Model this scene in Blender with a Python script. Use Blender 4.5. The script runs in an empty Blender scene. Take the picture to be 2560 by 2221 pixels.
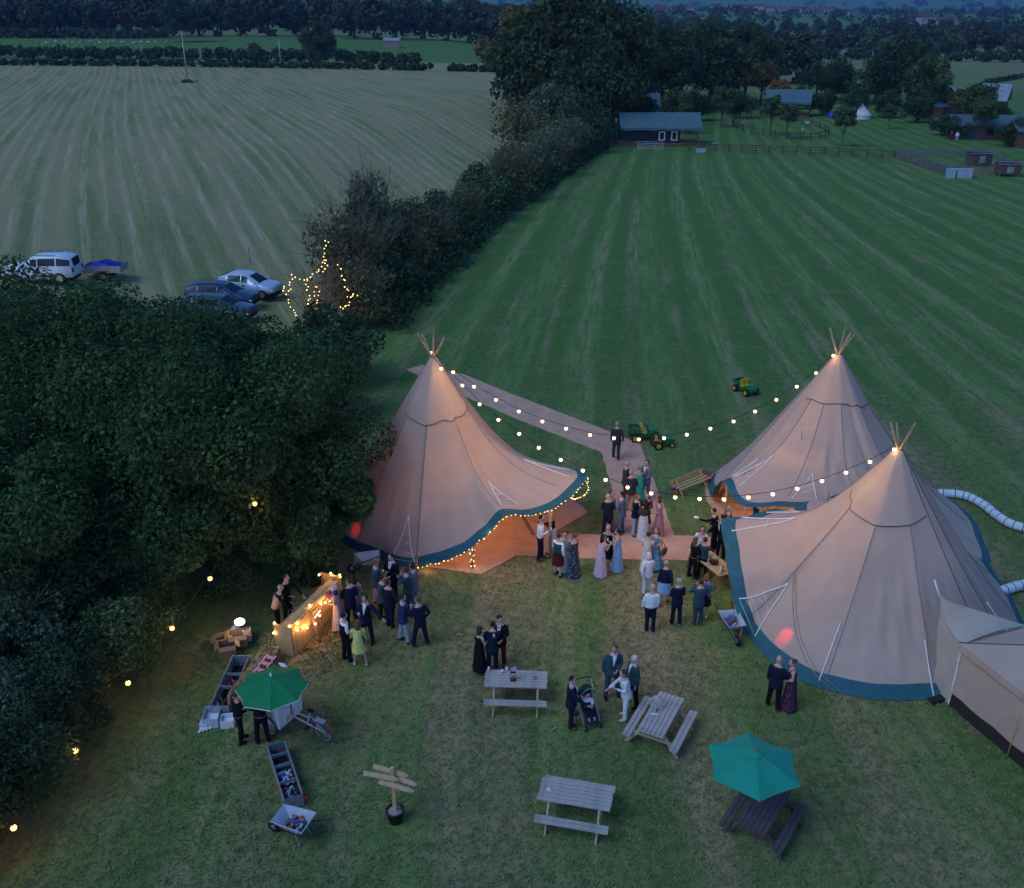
import bpy, math, random
import numpy as np
from mathutils import Vector, Matrix, Quaternion
random.seed(7); RNG = np.random.default_rng(7)
SC = bpy.context.scene
COL = SC.collection
R = math.radians

# ------------------------------------------------------------------ camera
CAM_H, PITCH, FPX = 18.0, R(24.4), 2350.0
cam_d = bpy.data.cameras.new('camera'); cam = bpy.data.objects.new('camera', cam_d); COL.objects.link(cam)
cam.location = (0, 0, CAM_H); cam.rotation_euler = (R(90) - PITCH, 0, 0)
cam_d.sensor_fit = 'HORIZONTAL'; cam_d.sensor_width = 36.0; cam_d.lens = FPX / 2560 * 36.0
cam_d.clip_start = 0.1; cam_d.clip_end = 30000
SC.camera = cam
# ------------------------------------------------------------------ dusk sky, weak soft sun, exposure
SUN_AZ, SUN_EL = R(200), R(0.5)
w = bpy.data.worlds.new('World'); SC.world = w; w.use_nodes = True
nt = w.node_tree; nt.nodes.clear()
sky = nt.nodes.new('ShaderNodeTexSky'); sky.sky_type = 'NISHITA'; sky.sun_disc = False
sky.sun_elevation = SUN_EL; sky.sun_rotation = SUN_AZ; sky.ozone_density = 4.2; sky.air_density = 1.0; sky.dust_density = 0.3
bg = nt.nodes.new('ShaderNodeBackground'); bg.inputs['Strength'].default_value = 0.08
wo = nt.nodes.new('ShaderNodeOutputWorld')
nt.links.new(sky.outputs[0], bg.inputs[0]); nt.links.new(bg.outputs[0], wo.inputs[0])
sl = bpy.data.lights.new('sun', 'SUN'); sl.energy = 0.10; sl.angle = R(35); sl.color = (0.58, 0.78, 1.0)
so = bpy.data.objects.new('sun', sl); COL.objects.link(so); so.rotation_euler = (R(38), 0, R(-60))
SC.view_settings.view_transform = 'Standard'; SC.view_settings.look = 'None'
SC.view_settings.gamma = 1.0; SC.view_settings.exposure = 3.92
LAMP = 0.22      # common scale of the lamps' power

# ------------------------------------------------------------------ terrain and pixel -> place
HX = [(-60, -20), (15, -16), (55, -9.3), (91, -3.1), (153, 13.7), (210, 30), (9000, 2500)]
def hx(y): return float(np.interp(y, [a for a, b in HX], [b for a, b in HX]))
def sm(t): t = min(1.0, max(0.0, t)); return t * t * (3 - 2 * t)
def terr(x, y):
    z = 3.6 * sm(((hx(y) - x) * 0.95 - 2) / 34.0) * sm((y - 12) / 30)
    z += 6.0 * sm((y - 260) / 250) * sm((60 - x) / 160)
    z += 24.0 * sm((y - 650) / 1100)
    if y > 3000: z += (260 + 60 * math.sin(x / 900.0) + 35 * math.sin(x / 331.0 + 1)) * sm((y - 3000) / 4500)
    return z
FWD = Vector((0, math.cos(PITCH), -math.sin(PITCH))); DWN = Vector((0, -math.sin(PITCH), -math.cos(PITCH)))
def ray(px, py): return FWD + Vector((1, 0, 0)) * ((px - 1280) / FPX) + DWN * ((py - 1110.5) / FPX)
def P(px, py, z=None):
    d = ray(px, py); c = Vector((0, 0, CAM_H))
    if z is not None: return c + d * ((z - CAM_H) / d.z)
    lo, t = 5.0, 5.0
    while t < 9000:
        q = c + d * t
        if q.z < terr(q.x, q.y): break
        lo = t; t *= 1.02
    for _ in range(30):
        m = (lo + t) / 2; q = c + d * m
        if q.z < terr(q.x, q.y): t = m
        else: lo = m
    q = c + d * lo; q.z = terr(q.x, q.y); return q
def PY(px, py, y):               # the point of a pixel's ray at ground distance y
    d = ray(px, py); return Vector((0, 0, CAM_H)) + d * (y / d.y)

# ------------------------------------------------------------------ materials
MATS = {}
def mat(name, col, rough=0.8, var=0.25, scale=4.0, bump=0.0, bscale=40.0, metal=0.0, emit=None, estr=0.0, trans=0.0, island=0.0, col2=None, spec=0.3):
    if name in MATS: return MATS[name]
    m = bpy.data.materials.new(name); m.use_nodes = True; n = m.node_tree; b = n.nodes['Principled BSDF']
    L = n.links.new
    b.inputs['Roughness'].default_value = rough; b.inputs['Metallic'].default_value = metal
    b.inputs['Specular IOR Level'].default_value = spec
    tc = n.nodes.new('ShaderNodeTexCoord'); no = n.nodes.new('ShaderNodeTexNoise')
    no.inputs['Scale'].default_value = scale; no.inputs['Detail'].default_value = 4; no.inputs['Roughness'].default_value = 0.65
    L(tc.outputs['Object'], no.inputs['Vector'])
    ra = n.nodes.new('ShaderNodeMapRange'); ra.inputs['From Min'].default_value = 0.3; ra.inputs['From Max'].default_value = 0.7
    L(no.outputs['Fac'], ra.inputs['Value'])
    mx = n.nodes.new('ShaderNodeMix'); mx.data_type = 'RGBA'
    c2 = col2 or [c * (1 - var) for c in col]; c1 = [c * (1 + var * 0.5) for c in col] if col2 is None else col
    mx.inputs[6].default_value = (*c1, 1); mx.inputs[7].default_value = (*c2, 1)
    L(ra.outputs[0], mx.inputs[0]); out = mx.outputs[2]
    if island:
        g = n.nodes.new('ShaderNodeNewGeometry'); hs = n.nodes.new('ShaderNodeHueSaturation')
        mr = n.nodes.new('ShaderNodeMapRange'); mr.inputs['To Min'].default_value = 1 - island; mr.inputs['To Max'].default_value = 1 + island
        L(g.outputs['Random Per Island'], mr.inputs['Value']); L(mr.outputs[0], hs.inputs['Value']); L(out, hs.inputs['Color']); out = hs.outputs[0]
    L(out, b.inputs['Base Color'])
    if bump:
        n2 = n.nodes.new('ShaderNodeTexNoise'); n2.inputs['Scale'].default_value = bscale; n2.inputs['Detail'].default_value = 3
        L(tc.outputs['Object'], n2.inputs['Vector'])
        bp = n.nodes.new('ShaderNodeBump'); bp.inputs['Strength'].default_value = bump; bp.inputs['Distance'].default_value = 0.03
        L(n2.outputs['Fac'], bp.inputs['Height']); L(bp.outputs[0], b.inputs['Normal'])
    if emit: b.inputs['Emission Color'].default_value = (*emit, 1); b.inputs['Emission Strength'].default_value = estr
    if trans:
        t = n.nodes.new('ShaderNodeBsdfTranslucent'); L(out, t.inputs['Color'])
        ms = n.nodes.new('ShaderNodeMixShader'); ms.inputs[0].default_value = trans
        L(b.outputs[0], ms.inputs[1]); L(t.outputs[0], ms.inputs[2]); L(ms.outputs[0], n.nodes['Material Output'].inputs['Surface'])
    MATS[name] = m; return m
def cloth(name, col, **k): return mat('cloth_' + name, col, rough=0.95, var=0.22, scale=7, bump=0.35, bscale=18, spec=0.1, **k)

# ------------------------------------------------------------------ mesh helpers
class M:
    def __init__(s): s.v = []; s.f = []; s.m = []
    def add(s, vs, fs, m=0):
        o = len(s.v); s.v += [tuple(p) for p in vs]; s.f += [tuple(i + o for i in f) for f in fs]; s.m += [m] * len(fs); return s
    def box(s, c, d, rz=0, m=0, rot=None, taper=1.0):
        q = rot if rot is not None else Matrix.Rotation(rz, 3, 'Z'); c = Vector(c); vs = []
        for z in (-.5, .5):
            k = taper if z > 0 else 1
            for x, y in ((-.5, -.5), (.5, -.5), (.5, .5), (-.5, .5)): vs.append(c + q @ Vector((x * d[0] * k, y * d[1] * k, z * d[2])))
        return s.add(vs, [(3, 2, 1, 0), (4, 5, 6, 7), (0, 1, 5, 4), (1, 2, 6, 5), (2, 3, 7, 6), (3, 0, 4, 7)], m)
    def beam(s, a, b, wd, hg, m=0):
        a = Vector(a); b = Vector(b); d = b - a; q = d.to_track_quat('Y', 'Z').to_matrix()
        return s.box((a + b) / 2, (wd, d.length, hg), rot=q, m=m)
    def tube(s, pts, r, n=8, m=0, cap=True, sq=1.0):
        pts = [Vector(p) for p in pts]; k = len(pts); rs = r if isinstance(r, (list, tuple)) else [r] * k; vs = []; fs = []
        up = Vector((0, 0, 1)); prev = None
        for i, p in enumerate(pts):
            d = (pts[min(i + 1, k - 1)] - pts[max(i - 1, 0)]).normalized()
            if prev is None:
                prev = d.cross(up if abs(d.z) < 0.95 else Vector((1, 0, 0))).normalized()
            e = (prev - d * prev.dot(d)).normalized(); prev = e; g = d.cross(e)
            for j in range(n):
                a = 2 * math.pi * j / n; vs.append(p + (e * math.cos(a) + g * math.sin(a) * sq) * rs[i])
        for i in range(k - 1):
            for j in range(n): fs.append((i * n + j, i * n + (j + 1) % n, (i + 1) * n + (j + 1) % n, (i + 1) * n + j))
        if cap: fs.append(tuple(range(n))[::-1]); fs.append(tuple(range((k - 1) * n, k * n)))
        return s.add(vs, fs, m)
    def loft(s, rings, m=0, cap=True, closed=True):
        n = len(rings[0]); vs = [p for r_ in rings for p in r_]; fs = []
        for i in range(len(rings) - 1):
            for j in range(n if closed else n - 1): fs.append((i * n + j, i * n + (j + 1) % n, (i + 1) * n + (j + 1) % n, (i + 1) * n + j))
        if cap: fs.append(tuple(range(n))[::-1]); fs.append(tuple(range((len(rings) - 1) * n, len(rings) * n)))
        return s.add(vs, fs, m)
    def ell(s, c, r, nu=10, nv=7, m=0, rot=None):
        c = Vector(c); r = (r, r, r) if isinstance(r, (int, float)) else r; vs = []; fs = []
        q = rot or Matrix.Identity(3)
        vs.append(c + q @ Vector((0, 0, -r[2])))
        for i in range(1, nv):
            t = math.pi * i / nv - math.pi / 2
            for j in range(nu):
                a = 2 * math.pi * j / nu; vs.append(c + q @ Vector((r[0] * math.cos(t) * math.cos(a), r[1] * math.cos(t) * math.sin(a), r[2] * math.sin(t))))
        vs.append(c + q @ Vector((0, 0, r[2]))); e = len(vs) - 1
        for j in range(nu):
            fs.append((0, 1 + (j + 1) % nu, 1 + j)); b = 1 + (nv - 2) * nu; fs.append((e, b + j, b + (j + 1) % nu))
        for i in range(nv - 2):
            for j in range(nu):
                a0 = 1 + i * nu; fs.append((a0 + j, a0 + (j + 1) % nu, a0 + nu + (j + 1) % nu, a0 + nu + j))
        return s.add(vs, fs, m)
    def lathe(s, c, prof, n=14, m=0, cap=True):
        return s.loft([[Vector((c[0] + r_ * math.cos(2 * math.pi * j / n), c[1] + r_ * math.sin(2 * math.pi * j / n), c[2] + z)) for j in range(n)] for r_, z in prof], m, cap)
    def mesh(s, name, mats, smooth=False):
        me = bpy.data.meshes.new(name); me.from_pydata(s.v, [], s.f)
        for q in (mats if isinstance(mats, (list, tuple)) else [mats]): me.materials.append(q)
        if max(s.m, default=0) > 0: me.polygons.foreach_set('material_index', s.m)
        if smooth: me.polygons.foreach_set('use_smooth', [True] * len(s.f))
        me.update(); return me
    def obj(s, name, mats, parent=None, smooth=False, world=False, **k):
        return put(name, s.mesh(name, mats, smooth), parent, world, **k)
def put(name, me, parent=None, world=False, loc=None, rot=None, scale=None, **k):
    o = bpy.data.objects.new(name, me); COL.objects.link(o)
    if parent is not None:
        o.parent = parent
        if world: o.matrix_parent_inverse = world_mx(parent).inverted()
    if loc is not None: o.location = loc
    if rot is not None: o.rotation_euler = rot
    if scale is not None: o.scale = scale if not isinstance(scale, (int, float)) else (scale,) * 3
    tag(o, **k); return o
def world_mx(o):
    m = Matrix.LocRotScale(o.location, o.rotation_euler, o.scale)
    return m if o.parent is None else world_mx(o.parent) @ o.matrix_parent_inverse @ m
def tag(o, label=None, cat=None, group=None, kind=None):
    if label: o['label'] = label
    if cat: o['category'] = cat
    if group: o['group'] = group
    if kind: o['kind'] = kind
    return o
def thing(name, label, cat, loc=(0, 0, 0), rz=0, group=None, scale=1):
    o = bpy.data.objects.new(name, None); COL.objects.link(o); o.location = loc; o.rotation_euler = (0, 0, rz); o.scale = (scale,) * 3
    o.empty_display_size = 0.1
    return tag(o, label, cat, group)
def copy_tree(o, parent=None):
    c = o.copy(); COL.objects.link(c)
    if parent is not None: c.parent = parent
    for ch in KIDS.get(o.name, o.children): copy_tree(ch, c)
    return c
KIDS = {}
def again(o, label, loc, rz=0, scale=None):
    c = copy_tree(o); c.location = loc; c.rotation_euler = (0, 0, rz); c['label'] = label
    if scale: c.scale = (scale,) * 3
    return c
def lamp(name, parent, loc, power, col=(1, 0.60, 0.24), size=0.05, world=False, spot=None, aim=None):
    d = bpy.data.lights.new(name, 'SPOT' if spot else 'POINT'); d.energy = power * LAMP; d.color = col; d.shadow_soft_size = size
    if spot: d.spot_size = spot; d.spot_blend = 0.9
    o = bpy.data.objects.new(name, d); COL.objects.link(o); o.parent = parent
    if world and parent is not None: o.matrix_parent_inverse = world_mx(parent).inverted()
    o.location = loc
    if aim is not None: o.rotation_euler = (Vector(aim) - Vector(loc)).to_track_quat('-Z', 'Y').to_euler()
    return o
# ------------------------------------------------------------------ ground: one sheet to the horizon
def axis(a, b, step, far):
    mid = list(np.arange(a, b + 1e-6, step)); up = []; d = step; x = b
    while x < far: d *= 1.17; x += d; up.append(x)
    return mid, up
xm, xu = axis(-110, 110, 2.2, 9500); ym, yu = axis(-25, 260, 2.2, 9500)
XS = [-v for v in xu[::-1]] + xm + xu; YS = [-25 - 60] + ym + yu
def ground_mat():
    m = bpy.data.materials.new('meadow_grass'); m.use_nodes = True; n = m.node_tree; L = n.links.new; b = n.nodes['Principled BSDF']
    b.inputs['Roughness'].default_value = 1.0; b.inputs['Specular IOR Level'].default_value = 0.05
    def nz(vec, scale, detail=3, rough=0.6):
        t = n.nodes.new('ShaderNodeTexNoise'); t.inputs['Scale'].default_value = scale; t.inputs['Detail'].default_value = detail; t.inputs['Roughness'].default_value = rough
        L(vec, t.inputs['Vector']); return t.outputs['Fac']
    def rg(v, a, c, lo=0.0, hi=1.0):
        t = n.nodes.new('ShaderNodeMapRange'); t.interpolation_type = 'SMOOTHSTEP'
        for k, q in zip(('From Min', 'From Max', 'To Min', 'To Max'), (a, c, lo, hi)): t.inputs[k].default_value = q
        L(v, t.inputs['Value']); return t.outputs[0]
    def ma(op, a, c):
        t = n.nodes.new('ShaderNodeMath'); t.operation = op; t.use_clamp = op in ('ADD', 'SUBTRACT')
        for i, q in enumerate((a, c)):
            if isinstance(q, (int, float)): t.inputs[i].default_value = q
            else: L(q, t.inputs[i])
        return t.outputs[0]
    def mix(f, a, c):
        t = n.nodes.new('ShaderNodeMix'); t.data_type = 'RGBA'
        L(f, t.inputs[0])
        for i, q in ((6, a), (7, c)):
            if isinstance(q, tuple): t.inputs[i].default_value = (*q, 1)
            else: L(q, t.inputs[i])
        return t.outputs[2]
    g = n.nodes.new('ShaderNodeNewGeometry'); pos = g.outputs['Position']
    at = n.nodes.new('ShaderNodeAttribute'); at.attribute_name = 'zone'; sp = n.nodes.new('ShaderNodeSeparateColor'); L(at.outputs['Color'], sp.inputs[0])
    left, lawn, fardry = sp.outputs[0], sp.outputs[1], sp.outputs[2]
    au = n.nodes.new('ShaderNodeAttribute'); au.attribute_name = 'mow'      # (across, along) the mowing rows
    mv = au.outputs['Vector']
    mp = n.nodes.new('ShaderNodeMapping'); mp.inputs['Scale'].default_value = (0.42, 0.030, 1); L(mv, mp.inputs['Vector'])
    mq = n.nodes.new('ShaderNodeMapping'); mq.inputs['Scale'].default_value = (2.6, 0.16, 1); L(mv, mq.inputs['Vector'])
    s1 = nz(mp.outputs[0], 1.0, 3, 0.55); s2 = nz(mq.outputs[0], 1.0, 4, 0.7)
    big = nz(pos, 0.06, 3); med = nz(pos, 0.55, 4, 0.65); fine = nz(pos, 3.2, 4, 0.75); tiny = nz(pos, 15.0, 4, 0.8)
    sx = n.nodes.new('ShaderNodeSeparateXYZ'); L(mv, sx.inputs[0]); ph = ma('MULTIPLY', sx.outputs[0], 2 * math.pi / 2.3)
    ad = n.nodes.new('ShaderNodeMath'); ad.operation = 'ADD'; L(ph, ad.inputs[0]); wb_ = ma('MULTIPLY', s1, 2.6); L(wb_, ad.inputs[1])
    sn = n.nodes.new('ShaderNodeMath'); sn.operation = 'SINE'; L(ad.outputs[0], sn.inputs[0])
    swath = rg(sn.outputs[0], -0.15, 0.95)
    row = ma('MULTIPLY', ma('MULTIPLY', swath, rg(s1, 0.36, 0.64, 0.15, 1.0)), rg(s2, 0.34, 0.66))
    dry = ma('ADD', ma('MULTIPLY', row, 0.62), ma('MULTIPLY', rg(med, 0.48, 0.72), 0.42))
    dry = ma('MULTIPLY', dry, rg(big, 0.25, 0.6, 0.55, 1.1))
    mr_ = n.nodes.new('ShaderNodeMapping'); mr_.inputs['Scale'].default_value = (0.30, 0.022, 1); mr_.inputs['Location'].default_value = (31, 7, 0); L(mv, mr_.inputs['Vector']); s3 = rg(nz(mr_.outputs[0], 1.0, 3, 0.55), 0.44, 0.64)
    dry = ma('ADD', dry, ma('MULTIPLY', left, 0.86)); dry = ma('SUBTRACT', dry, ma('MULTIPLY', ma('MULTIPLY', left, s3), 0.42)); dry = ma('ADD', dry, ma('MULTIPLY', at.outputs['Alpha'], 0.16)); dry = ma('ADD', dry, ma('MULTIPLY', ma('MULTIPLY', at.outputs['Alpha'], rg(s1, 0.46, 0.62)), 0.55))
    dry = ma('ADD', dry, ma('MULTIPLY', fardry, 0.75))
    dry = ma('SUBTRACT', dry, ma('MULTIPLY', lawn, 0.45))
    dry = ma('ADD', dry, rg(tiny, 0.45, 0.75, 0.0, 0.28)); dry = ma('SUBTRACT', dry, rg(fine, 0.45, 0.7, 0.0, 0.30))
    green = mix(rg(fine, 0.3, 0.7), (0.090, 0.182, 0.040), (0.044, 0.100, 0.024))
    green = mix(rg(tiny, 0.35, 0.68), green, (0.094, 0.172, 0.046))
    straw = mix(rg(fine, 0.3, 0.7), (0.310, 0.245, 0.130), (0.180, 0.142, 0.080))
    sn2 = n.nodes.new('ShaderNodeMath'); sn2.operation = 'SINE'; ad2 = n.nodes.new('ShaderNodeMath'); ad2.operation = 'MULTIPLY_ADD'; L(sx.outputs[0], ad2.inputs[0]); ad2.inputs[1].default_value = 2 * math.pi / 3.4; L(wb_, ad2.inputs[2]); L(ad2.outputs[0], sn2.inputs[0])
    green = mix(ma('MULTIPLY', rg(sn2.outputs[0], -0.4, 0.8), rg(s2, 0.34, 0.7, 0.05, 0.85)), green, (0.150, 0.250, 0.070))
    straw = mix(ma('MULTIPLY', left, 0.75), straw, (0.365, 0.295, 0.150))
    col = mix(dry, green, straw)
    col = mix(ma('MULTIPLY', row, ma('ADD', ma('MULTIPLY', left, 0.62), 0.16)), col, (0.48, 0.405, 0.240))
    # worn soil specks
    bare = ma('MULTIPLY', rg(med, 0.60, 0.78), rg(tiny, 0.50, 0.66)); col = mix(ma('MULTIPLY', bare, 0.6), col, (0.075, 0.060, 0.045))
    L(col, b.inputs['Base Color'])
    bp = n.nodes.new('ShaderNodeBump'); bp.inputs['Strength'].default_value = 0.7; bp.inputs['Distance'].default_value = 0.07
    L(ma('ADD', ma('MULTIPLY', fine, 0.5), ma('MULTIPLY', tiny, 0.45)), bp.inputs['Height']); L(bp.outputs[0], b.inputs['Normal'])
    return m
GRASS = ground_mat()
def camp_y(x): return 128 - 0.03 * x
vs = []; zone = []; mow = []
for y in YS:
    for x in XS:
        vs.append((x, y, terr(x, y)))
        s = hx(y) - x
        lf = sm((s - 1) / 5.0); lw = 1 - lf
        lawn = lw * sm((y - camp_y(x) - 6) / 8) * (1 - sm((y - 240) / 40))
        gl = lf * sm((y - 330) / 20) * (1 - sm((y - 520) / 60))       # the green pasture beyond the far hedge
        fd = lw * sm((y - 250) / 30) * (0.7 + 0.3 * math.sin(x / 60.0 + y / 130.0)) * (1 - sm((y - 560) / 120)); gl = max(gl, sm((y - 600) / 150))
        zone.append((lf * (1 - gl), max(lawn, gl), min(1, max(0, fd)), lw * sm((50 - y) / 16)))
        if lf > 0.5: c, a = (x + 0.40 * y + 2.5 * math.sin(y / 75.0)) * 1.25, y
        else:
            q = min(max(y, 20), 240) - 55; wgt = 1 - 0.90 * sm(-s / 60.0); c, a = x - wgt * (-9.3 + .165 * q + .0003 * q * q) + 0.02 * y, y
        mow.append((c, a, 0))
nx, ny = len(XS), len(YS)
fs = [(j * nx + i, j * nx + i + 1, (j + 1) * nx + i + 1, (j + 1) * nx + i) for j in range(ny - 1) for i in range(nx - 1)]
gm = bpy.data.meshes.new('ground'); gm.from_pydata(vs, [], fs); gm.materials.append(GRASS)
za = gm.color_attributes.new('zone', 'FLOAT_COLOR', 'POINT'); za.data.foreach_set('color', np.array(zone, dtype=np.float32).ravel())
mw = gm.attributes.new('mow', 'FLOAT_VECTOR', 'POINT'); mw.data.foreach_set('vector', np.array(mow, dtype=np.float32).ravel())
gm.polygons.foreach_set('use_smooth', [True] * len(fs))
put('ground', gm, kind='structure')

# grass tufts standing on the near meadow (uncountable: one object)
def tufts():
    n = 95000
    d = 11 + 60 * RNG.beta(1.0, 1.9, n); u = (RNG.random(n) - 0.5) * 1.5
    X = u * d; Y = d
    keep = np.array([hx(b) - a < 6 for a, b in zip(X, Y)])
    for poly in MATPOLY:
        ins = np.zeros(len(X), bool); q = poly[-1]
        for p in poly:
            ins ^= ((p.y > Y) != (q.y > Y)) & (X < (q.x - p.x) * (Y - p.y) / ((q.y - p.y) or 1e-9) + p.x); q = p
        keep &= ~ins
    X = X[keep]; Y = Y[keep]; n = len(X)
    V = np.zeros((n, 2, 4, 3)); 
    for k in range(2):
        a = RNG.random(n) * 6.283; wd = 0.010 + 0.016 * RNG.random(n); h = 0.030 + 0.040 * RNG.random(n)
        ox = (RNG.random(n) - 0.5) * 0.16; oy = (RNG.random(n) - 0.5) * 0.16; lx = (RNG.random(n) - 0.5) * 0.20; ly = (RNG.random(n) - 0.5) * 0.20
        c, s = np.cos(a) * wd, np.sin(a) * wd
        for j, (e, t, hh) in enumerate(((-1, 0, -0.01), (1, 0, -0.01), (0.5, 1, 1), (-0.5, 1, 1))):
            V[:, k, j, 0] = X + ox + c * e + lx * t; V[:, k, j, 1] = Y + oy + s * e + ly * t; V[:, k, j, 2] = h * hh if hh > 0 else hh
    me = bpy.data.meshes.new('grass'); nv = n * 8
    me.vertices.add(nv); me.vertices.foreach_set('co', V.ravel()); me.loops.add(nv); me.loops.foreach_set('vertex_index', np.arange(nv, dtype=np.int32))
    me.polygons.add(n * 2); me.polygons.foreach_set('loop_start', np.arange(0, nv, 4, dtype=np.int32)); me.polygons.foreach_set('loop_total', np.full(n * 2, 4, dtype=np.int32))
    me.update(); me.materials.append(mat('grass_blade', (0.150, 0.270, 0.085), 1.0, 0.4, 0.6, island=0.30, trans=0.45, col2=(0.310, 0.270, 0.170), spec=0.05))
    put('grass_tufts', me, kind='stuff', label='short tufts of green and dry grass on the meadow')

# ------------------------------------------------------------------ coir matting paths
def slab(name, poly, m, z=0.012, th=0.02, **k):
    b = M(); n = len(poly); top = [Vector((p.x, p.y, z)) for p in poly]; bot = [Vector((p.x, p.y, z - th)) for p in poly]
    b.add(top + bot, [tuple(range(n))] + [(i + n, (i + 1) % n + n, (i + 1) % n, i) for i in range(n)])
    return b.obj(name, m, **k)
COIR = mat('coir_matting', (0.66, 0.375, 0.265), 1.0, 0.18, 1.5, bump=0.8, bscale=60, spec=0.05)
def edge(a, b, n=8, j=0.03):
    out = []
    for i in range(n):
        p = a.lerp(b, i / n); out.append(p + (Vector((random.uniform(-j, j), random.uniform(-j, j), 0)) if i else Vector()))
    return out
MATPOLY = []
def mat_path(name, pix, z):
    MATPOLY.append([P(*q, 0) for q in pix])
    pts = [P(*q, 0) for q in pix]; out = []
    for i, p in enumerate(pts): out += edge(p, pts[(i + 1) % len(pts)])
    # keep winding counter-clockwise so the top faces up
    ar = sum(a.x * b.y - b.x * a.y for a, b in zip(out, out[1:] + out[:1]))
    return slab(name, out if ar > 0 else out[::-1], COIR, z, kind='structure')
mat_path('path', [(1014, 924), (1057, 913), (1164, 938), (1293, 991), (1500, 1070), (1600, 1111), (1503, 1131), (1329, 1063), (1211, 1013), (1100, 965)], 0.012)
mat_path('path', [(1503, 1131), (1600, 1110), (1640, 1215), (1688, 1342), (1556, 1342), (1531, 1226)], 0.016)
mat_path('path', [(1300, 1330), (1434, 1336), (1556, 1339), (1725, 1341), (1800, 1345), (1800, 1406), (1718, 1402), (1444, 1397), (1290, 1389)], 0.022)
mat_path('tent_floor', [(1075, 1420), (1203, 1438), (1293, 1388), (1470, 1282), (1425, 1240), (1330, 1180), (1150, 1190), (960, 1260), (935, 1350)], 0.027)

tufts()
# ------------------------------------------------------------------ giant tipis
CANVAS = mat('canvas', (0.455, 0.345, 0.285), 0.95, 0.09, 0.9, bump=0.55, bscale=2.2, trans=0.10, spec=0.08)
CANVAS2 = mat('marquee_canvas', (0.44, 0.33, 0.265), 0.95, 0.10, 1.2, bump=0.25, bscale=5, spec=0.08)
CREAM = mat('cream_canvas', (0.42, 0.365, 0.30), 0.95, 0.10, 2, bump=0.3, bscale=7, spec=0.08)
TEAL = mat('teal_skirt', (0.020, 0.105, 0.135), 0.75, 0.25, 3, bump=0.3, bscale=9)
SEAM2 = mat('faint_seam', (.26, .20, .175), .9)
SEAM = mat('dark_seam', (0.055, 0.075, 0.075), 0.9)
WEB = mat('white_webbing', (0.72, 0.72, 0.72), 0.8, 0.2, 9)
POLE = mat('peeled_pole', (0.36, 0.25, 0.16), 0.8, 0.3, 9)
ROPE = mat('rope', (0.30, 0.27, 0.24), 0.9)
BROWN = mat('brown_groundsheet', (0.028, 0.020, 0.018), 0.9)
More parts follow.
